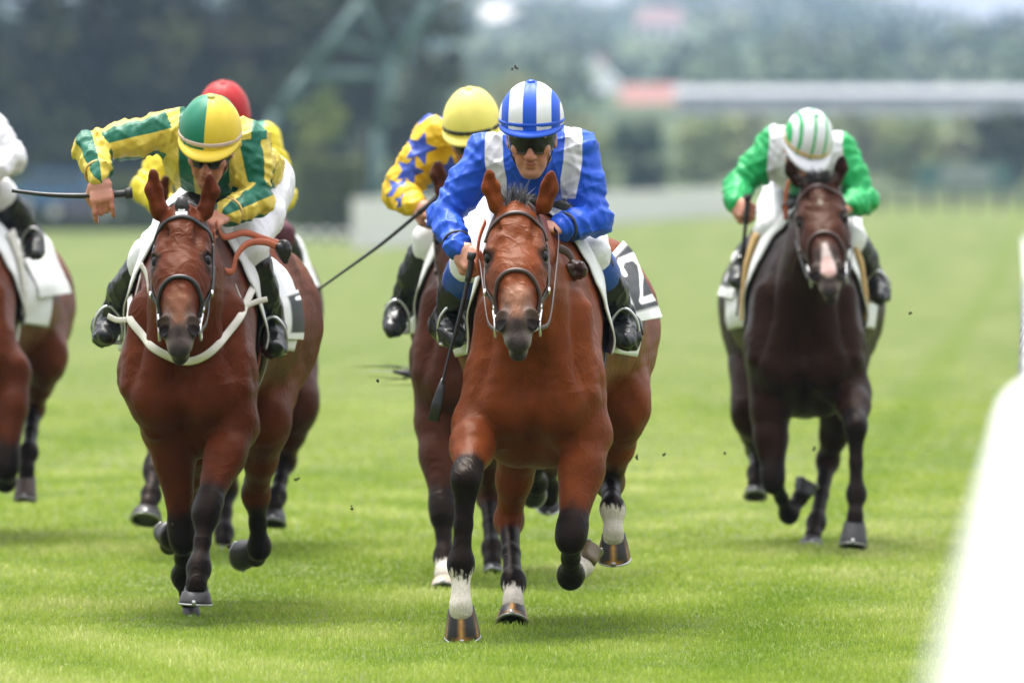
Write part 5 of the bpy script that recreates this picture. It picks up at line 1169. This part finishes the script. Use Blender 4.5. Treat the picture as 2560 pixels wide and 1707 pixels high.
for i, ((px, Y, top, wd), lb) in enumerate(zip(dk, dl)): tree(px, Y, top, wd, lb, DARK if i % 3 else [(.034, .050, .018), (.018, .030, .012), (.055, .070, .026)], 100+i, group='dark trees of the wood', nc=70, low=.04, n_each=55)
tree(790, 405, 225, 190, 'yellow green bush beside the green mast', LIGHT, 130, name='bush', cat='bush', group='bushes by the course', nc=40, low=.05)
tree(1600, 520, 305, 175, 'round dark bush below the red roofed building', [(.035, .065, .035), (.03, .055, .03)], 131, name='bush', cat='bush', group='bushes by the course', low=.05, nc=50)
rowt = [(1270, 560, 200, 260, OLIVE, 'olive tree behind the blue jockey\'s striped cap'), (1420, 600, 300, 220, OLIVE, 'olive tree below the white gabled house'), (1480, 560, 330, 180, MID, 'green tree beside the round dark bush'), (1760, 590, 300, 240, MID, 'light green tree below the near end of the long white building'), (1880, 620, 290, 230, OLIVE, 'olive tree left of the green striped cap'), (2010, 600, 310, 220, MID, 'green tree hidden behind the green striped cap'),
        (2150, 620, 285, 240, OLIVE, 'olive tree right of the emerald jockey'), (2270, 590, 300, 220, MID, 'green tree above the teal hoarding'), (2390, 610, 295, 230, OLIVE, 'olive tree beyond the teal hoarding'), (2520, 560, 280, 200, DARK, 'dark tree at the right hand edge below the white building'), (2640, 600, 290, 220, MID, 'green tree past the right hand edge')]
for i, (px, Y, top, wd, cl, lb) in enumerate(rowt): tree(px, Y, top, wd, lb, cl, 160+i, group='trees in front of the long white building', low=.03, nc=44)

# clipped hedge
def hedge(pxa, pxb, Y, top, dep, label, cols, seed):
    g = np.random.default_rng(seed); xa, xb = W(pxa, 540, Y)[0], W(pxb, 540, Y)[0]; z0 = float(zt((xa+xb)/2, Y))-.05; z1 = W(pxa, top, Y)[2]; n_ = int((xb-xa)*(z1-z0)*70+600)
    root = empty('hedge', ((xa+xb)/2, Y, z0), label, 'hedge', 'clipped hedges by the course')
    p = np.stack([g.uniform(xa, xb, n_), g.uniform(Y, Y+dep, n_), g.uniform(z0, z1, n_)], 1); k = g.integers(0, 4, n_)
    p[k == 0, 1] = Y+g.normal(0, .05, (k == 0).sum()); p[k == 1, 1] = Y+g.normal(0, .05, (k == 1).sum()); p[k == 2, 2] = z1+g.normal(0, .04, (k == 2).sum())
    v, f, c = leafcloud(g, p, np.full((n_, 3), .08), 2, .10, cols); mk('foliage', v, f, LEAF, root, {'col': c}, smooth=False)
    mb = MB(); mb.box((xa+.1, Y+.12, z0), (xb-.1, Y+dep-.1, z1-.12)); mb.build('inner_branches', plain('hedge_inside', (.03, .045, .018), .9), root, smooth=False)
hedge(735, 905, 345, 405, 1.6, 'clipped dark green hedge block below the green mast', [(.075, .10, .030), (.095, .12, .038), (.12, .14, .045)], 200)
hedge(-60, 735, 395, 440, 1.5, 'long clipped hedge behind the striped jockey and his horse', [(.085, .11, .030), (.11, .135, .036), (.07, .09, .028)], 201)

# green steel mast
TEAL = plain('teal_paint', (.055, .115, .105), .6)
mast = empty('steel_mast', (W(900, 540, 425)[0], 425, float(zt(-28, 425))), 'slanting teal steel lattice mast in front of the dark trees', 'mast')
def beam(pts, r, nm='girder'):
    mb = MB(); p = [W(a, b_, 425+c) for a, b_, c in pts]
    for u, w_ in zip(p[:-1], p[1:]): mb.tube([u, w_], r, 6)
    mb.build(nm, TEAL, mast)
beam([(1240, -330, .6), (905, 5, .3), (765, 185, 0), (690, 285, 0), (640, 420, 0), (600, 575, 0)], .25)
beam([(1240, -330, 0), (1080, 0, 0), (985, 150, 0), (945, 330, 0), (935, 580, 0)], .29)
beam([(765, 188, 0), (980, 188, 0)], .24); beam([(765, 188, 2.2), (980, 188, 2.2)], .22); beam([(945, 330, 1.2), (935, 580, 2)], .2)
beam([(800, 190, 0), (850, 380, 0)], .10, 'brace'); beam([(760, 195, 0), (690, 400, 1)], .10, 'brace'); beam([(905, 5, 0), (980, 150, .2)], .14, 'brace'); beam([(830, 95, 0), (985, 150, 0)], .12, 'brace')

# pale boundary wall along the bend
PALE = plain('pale_concrete', (.60, .60, .59), .8, var=.1, vscale=2)
wl_ = empty('boundary_wall', (-25, 330, 0), 'long low pale boundary wall curving round the bend of the course', 'wall')
pts = [(892, 300), (1000, 312), (1150, 330), (1300, 348), (1450, 366), (1600, 384), (1750, 402), (1850, 414)]; tops = [496, 494, 490, 486, 482, 478, 474, 470]
for i in range(len(pts)-1):
    (pa, Ya), (pb, Yb) = pts[i], pts[i+1]; A_, B_ = W(pa, tops[i], Ya), W(pb, tops[i+1], Yb); za, zb = float(zt(A_[0], Ya))-.1, float(zt(B_[0], Yb))-.1
    d = nrm((B_-A_)*V(1, 1, 0)); B2 = B_-d*.06; nn = V(-d[1], d[0], 0)*.15
    v = [V(A_[0], A_[1], za)-nn, V(B2[0], B2[1], zb)-nn, V(B2[0], B2[1], zb)+nn, V(A_[0], A_[1], za)+nn, A_-nn, B2-nn, B2+nn, A_+nn]
    mk('wall_panel', v, [[3, 2, 1, 0], [4, 5, 6, 7], [0, 1, 5, 4], [1, 2, 6, 5], [2, 3, 7, 6], [3, 0, 4, 7]], PALE, wl_, smooth=False)

# dark rail fence on the far bend
FEN = plain('weathered_timber', (.10, .11, .11), .8)
fe_ = empty('fence', (W(2330, 540, 440)[0], 440, float(zt(-5, 440))), 'dark timber rail fence below the teal hoarding', 'fence')
for px in range(2080, 2760, 60):
    p_ = W(px, 474, 440); mb = MB(); z0 = float(zt(p_[0], 440)); mb.box((p_[0]-.09, 439.9, z0-.2), (p_[0]+.09, 440.1, p_[2])); mb.build('post', FEN, fe_, smooth=False)
for k_ in (478, 492, 508):
    a_, b_ = W(2075, k_, 439.8), W(2760, k_, 439.8); mb = MB(); mb.box((a_[0], 439.75, a_[2]-.09), (b_[0], 439.85, a_[2]+.02)); mb.build('fence_rail', FEN, fe_, smooth=False)
hb = empty('hoarding', (W(2400, 540, 470)[0], 470, float(zt(-5, 470))), 'teal and pale advertising hoarding beyond the dark fence', 'hoarding')
a_, b_ = W(2290, 408, 470), W(2530, 470, 470); mb = MB(); mb.box((a_[0], 469.9, b_[2]), (b_[0], 470.1, a_[2])); mb.build('board', plain('teal_board', (.05, .12, .11), .6), hb, smooth=False)
a2, b2 = W(2350, 418, 469.85), W(2480, 458, 469.85); mb = MB(); mb.box((a2[0], 469.84, b2[2]), (b2[0], 469.89, a2[2])); mb.build('pale_panel', plain('pale_board', (.22, .25, .24), .6), hb, smooth=False)
for px in (2310, 2400, 2510): p_ = W(px, 470, 470); mb = MB(); mb.box((p_[0]-.06, 469.95, float(zt(p_[0], 470))-.2), (p_[0]+.06, 470.05, p_[2]-.003)); mb.build('post', FEN, hb, smooth=False)
# far white rail in front of the hedge
fr_ = empty('white_hoop_rail', (W(780, 540, 330)[0], 330, float(zt(-24, 330))), 'low white hooped rail at the foot of the clipped hedge', 'rail')
for px in range(715, 900, 42):
    p0, p1 = W(px, 560, 330), W(px+32, 560, 330); z0 = float(zt(p0[0], 330)); mb = MB(); mb.tube(catmull([(p0[0], 330, z0-.05), (p0[0], 330, z0+.22), ((p0[0]+p1[0])/2, 330, z0+.36), (p1[0], 330, z0+.22), (p1[0], 330, z0-.05)], 5), .045, 8); mb.build('hoop', RAILW, fr_)

# ------------------------------------------------------------------ buildings
def box_part(nm, px0, px1, y0, y1, Y, dep, mat, parent, yoff=0):
    a_, b_ = W(px0, y0, Y), W(px1, y1, Y); mb = MB(); mb.box((a_[0], Y+yoff, b_[2]), (b_[0], Y+dep, a_[2])); return mb.build(nm, mat, parent, smooth=False)
WALLW = plain('white_render', (.62, .62, .62), .8, var=.05, vscale=.3); GLASSD = plain('window_glass', (.05, .06, .07), .1, bstr=0); ROOFG = plain('grey_slate', (.18, .19, .21), .7); REDR = plain('red_tiles', (.24, .10, .08), .8, var=.15, vscale=.6); PINKR = plain('pink_tiles', (.17, .10, .09), .8)
def house(px0, px1, eave, ridge, basey, Y, label, wall, roof, gable=True, wins=2):
    X = W((px0+px1)/2, 540, Y)[0]; root = empty('house', (X, Y, W(px0, basey, Y)[2]), label, 'house', 'houses on the slope')
    xa, xb = W(px0, eave, Y)[0], W(px1, eave, Y)[0]; zb, ze, zr = float(zt(X, Y))-1.5, W(px0, eave, Y)[2], W(px0, ridge, Y)[2]; dep = (xb-xa)*1.3; m = (xa+xb)/2; ov = .4
    mb = MB(); mb.box((xa, Y, zb), (xb, Y+dep, ze))
    if gable: mb.add([(xa, Y, ze), (xb, Y, ze), (m, Y, zr-.1), (xa, Y+dep, ze), (xb, Y+dep, ze), (m, Y+dep, zr-.1)], [[0, 1, 2], [5, 4, 3]])
    mb.build('wall', wall, root, smooth=False)
    if gable: q = [[(xa-ov, ze-.25), (m, zr)], [(m, zr), (xb+ov, ze-.25)]]; rv = lambda s_: [(s_[0][0], Y-ov, s_[0][1]), (s_[1][0], Y-ov, s_[1][1]), (s_[1][0], Y+dep+ov, s_[1][1]), (s_[0][0], Y+dep+ov, s_[0][1])]
    else: q = [0, 1]; rv = lambda s_: [(xa-ov, Y-ov, ze-.1), (xb+ov, Y-ov, ze-.1), (xb+ov, Y+dep/2, zr), (xa-ov, Y+dep/2, zr)] if s_ == 0 else [(xa-ov, Y+dep/2, zr), (xb+ov, Y+dep/2, zr), (xb+ov, Y+dep+ov, ze-.1), (xa-ov, Y+dep+ov, ze-.1)]
    rf = None
    for s_ in q:
        r0 = np.array(rv(s_)); o = mk('roof', np.vstack([r0, r0+V(0, 0, .2)]), [[0, 1, 2, 3], [7, 6, 5, 4], [0, 4, 5, 1], [1, 5, 6, 2], [2, 6, 7, 3], [3, 7, 4, 0]], roof, root, smooth=False)
    mb = MB(); mb.box((m+.6, Y+dep*.5, zr-.6), (m+1.3, Y+dep*.5+.6, zr+.9)); mb.build('chimney', REDR, root, smooth=False)
    for i in range(wins):
        xc = xa+(xb-xa)*(i+.7)/(wins+.4); mb = MB(); mb.box((xc-.5, Y-.05, ze-2.2), (xc+.5, Y+.05, ze-.9)); w_ = mb.build('window', GLASSD, root, smooth=False)
    return root
house(1418, 1545, 215, 150, 262, 1150, 'white gabled house with pale roof among the trees', plain('bright_render', (.86, .86, .88), .7), plain('pale_roof', (.70, .70, .73), .6))
house(1560, 1690, 262, 216, 300, 980, 'low building with a red tiled roof beside the long white building', WALLW, REDR, gable=False, wins=3)
house(1592, 1702, 66, 20, 96, 2000, 'pink roofed house high on the hillside', WALLW, PINKR, gable=False, wins=3)
house(1200, 1296, 50, 15, 84, 2000, 'pale house high on the hillside next to the dark wood', WALLW, plain('pale_roof2', (.5, .48, .46), .7), gable=False, wins=2)
lb = empty('long_white_building', (W(2150, 540, 900)[0], 900, 9), 'long white building with rows of glazing across the slope', 'building')
box_part('wall', 1690, 2720, 241, 330, 900, 9, plain('pale_cladding', (.55, .56, .58), .7, var=.05, vscale=.3), lb)
a_, b_ = W(1680, 232, 900), W(2735, 232, 900)
mk('roof', [(a_[0], 899.4, a_[2]-.35), (b_[0], 899.4, a_[2]-.35), (b_[0], 904.5, a_[2]+.35), (a_[0], 904.5, a_[2]+.35), (a_[0], 899.4, a_[2]-.15), (b_[0], 899.4, a_[2]-.15), (b_[0], 904.5, a_[2]+.55), (a_[0], 904.5, a_[2]+.55)], [[3, 2, 1, 0], [4, 5, 6, 7], [0, 1, 5, 4], [1, 2, 6, 5], [2, 3, 7, 6], [3, 0, 4, 7]], plain('white_roof_sheet', (.24, .25, .27), .7), lb, smooth=False)
for row, (ya, yb) in enumerate(((248, 251), (260, 263), (272, 275))):
    for i, px in enumerate(range(1705, 2700, 62)): box_part('window', px, px+50, ya, yb, 899.95, .12, GLASSD if (i*7+row*3) % 4 else WALLW, lb, 0)

# ------------------------------------------------------------------ parked vehicles at the edge of the wood
def vehicle(px0, px1, top, basey, Y, label, paint_, van):
    xa, xb = W(px0, top, Y)[0], W(px1, top, Y)[0]; z0 = W(px0, basey, Y)[2]; zt2 = W(px0, top, Y)[2]; L_ = xb-xa; h_ = zt2-z0
    root = empty('parked_van' if van else 'parked_car', ((xa+xb)/2, Y, z0), label, 'van' if van else 'car', 'vehicles parked by the wood')
    if van: prof = [(0, .18), (0, .55), (.06, .62), (.20, .97), (.26, 1), (.98, 1), (1, .96), (1, .18)]
    else: prof = [(0, .22), (0, .5), (.04, .58), (.24, .64), (.36, .97), (.42, 1), (.72, 1), (.78, .96), (.92, .66), (1, .6), (1, .22)]
    pts = np.array([(xa+u*L_, z0+w_*h_) for u, w_ in prof]); k = len(pts)
    v = np.vstack([np.c_[pts[:, 0], np.full(k, Y), pts[:, 1]], np.c_[pts[:, 0], np.full(k, Y+1.8), pts[:, 1]]]); f = [list(range(k)), list(range(2*k-1, k-1, -1))]+[[i, i+k, (i+1) % k+k, (i+1) % k] for i in range(k)]
    mk('body', v, f, paint_, root, smooth=False)
    for u in (.17, .82):
        for yy in (Y-.02, Y+1.62):
            c = V(xa+u*L_, yy, z0+.33); wv, wf = tube([c, c+V(0, .2, 0)], .33, 18); w_ = mk('wheel', wv, wf, plain('tyre', (.02, .02, .02), .8), root, smooth=False); hv, hf = tube([c-V(0, .015, 0), c+V(0, .02, 0)], .19, 14); mk('rim', hv, hf, STEEL, w_, smooth=False)
    for (u0, u1) in (((.16, .34), (.37, .60), (.63, .9)) if van else ((.36, .54), (.57, .78))):
        mb = MB(); mb.box((xa+u0*L_, Y-.02, z0+.66*h_), (xa+u1*L_, Y+.02, z0+.90*h_)); mb.build('window', GLASSD, root, smooth=False)
    mb = MB(); mb.box((xa-.03, Y+.2, z0+.35*h_), (xa+.05, Y+.5, z0+.45*h_)); mb.build('headlight', STEEL, root, smooth=False)
vehicle(30, 225, 425, 535, 360, 'blue van parked in front of the wood', plain('blue_car_paint', (.035, .11, .24), .3, coat=.5), True)
vehicle(105, 290, 488, 552, 340, 'dark purple grey car parked beside the blue van', plain('purple_car_paint', (.08, .07, .12), .3, coat=.5), False)

# ------------------------------------------------------------------ woods on the far slope (one mass) and the air
g = np.random.default_rng(77); cen, rad = [], []
for _ in range(1500):
    Y = g.uniform(700, 2700); r = g.uniform(-.112, .012); X = r*Y
    dens = .5+.5*math.sin(X*.045+Y*.004)+.4*math.sin(Y*.012+X*.02)
    if g.uniform(0, 1) > .35+.5*dens: continue
    if Y < 1000 and r > -.040: continue
    px_ = 2601+r*FPX
    if (1390 < px_ < 1730 and Y < 1220) or ((1170 < px_ < 1320 or 1570 < px_ < 1730) and 1600 < Y < 2010): continue
    s_ = g.uniform(2.2, 5.5)*(.7+Y/3500); cen.append((X, Y, float(zt(X, Y))+s_*.5)); rad.append((s_, s_, s_*.75))
v, f, c = leafcloud(g, np.array(cen), np.array(rad), 34, 1.1, [(.05, .09, .045), (.07, .115, .055), (.10, .14, .07), (.035, .065, .04), (.15, .17, .085)])
tag(mk('woodland', v, f, LEAF, None, {'col': c}, smooth=False, loc=(0, 0, 0)), 'hazy blue green woods and hedges covering the far hillside', 'woodland', kind='stuff')
g = np.random.default_rng(91); cen, rad = [], []           # unseen tree belt added behind the camera to block low sky light
for i in range(420):
    t_ = g.uniform(0, 1); a_ = math.radians(-118+236*t_); R_ = g.uniform(30, 40); X, Y = math.sin(a_)*R_*1.25, -math.cos(a_)*R_+4
    if Y > 4 and abs(X) < 24: continue
    u = g.uniform(.02, 1); s_ = g.uniform(1.6, 3.0); cen.append((X, Y, .5+u*13)); rad.append((s_, s_, s_))
v, f, c = leafcloud(g, np.array(cen), np.array(rad), 90, .75, DARK)
tag(mk('sky_blocking_trees', v, f, LEAF, None, {'col': c}, smooth=False, loc=(0, 0, 0)), 'unseen dark trees added behind the camera to block the low sky', 'sky_blocking_trees', kind='stuff')
mb = MB(); mb.box((-560, -75, -2), (330, 4150, 82)); hz = mb.build('haze', None, None, smooth=False)
m = bpy.data.materials.new('haze_air'); m.use_nodes = True; n, l = m.node_tree.nodes, m.node_tree.links; n.clear()
out = n.new('ShaderNodeOutputMaterial'); pv = n.new('ShaderNodeVolumePrincipled'); pv.inputs['Color'].default_value = (.47, .64, 1.0, 1); pv.inputs['Density'].default_value = .00014; pv.inputs['Anisotropy'].default_value = .2
l.new(pv.outputs[0], out.inputs['Volume']); hz.data.materials.append(m); tag(hz, 'thin blue haze lying over the far hills', 'haze', kind='stuff')
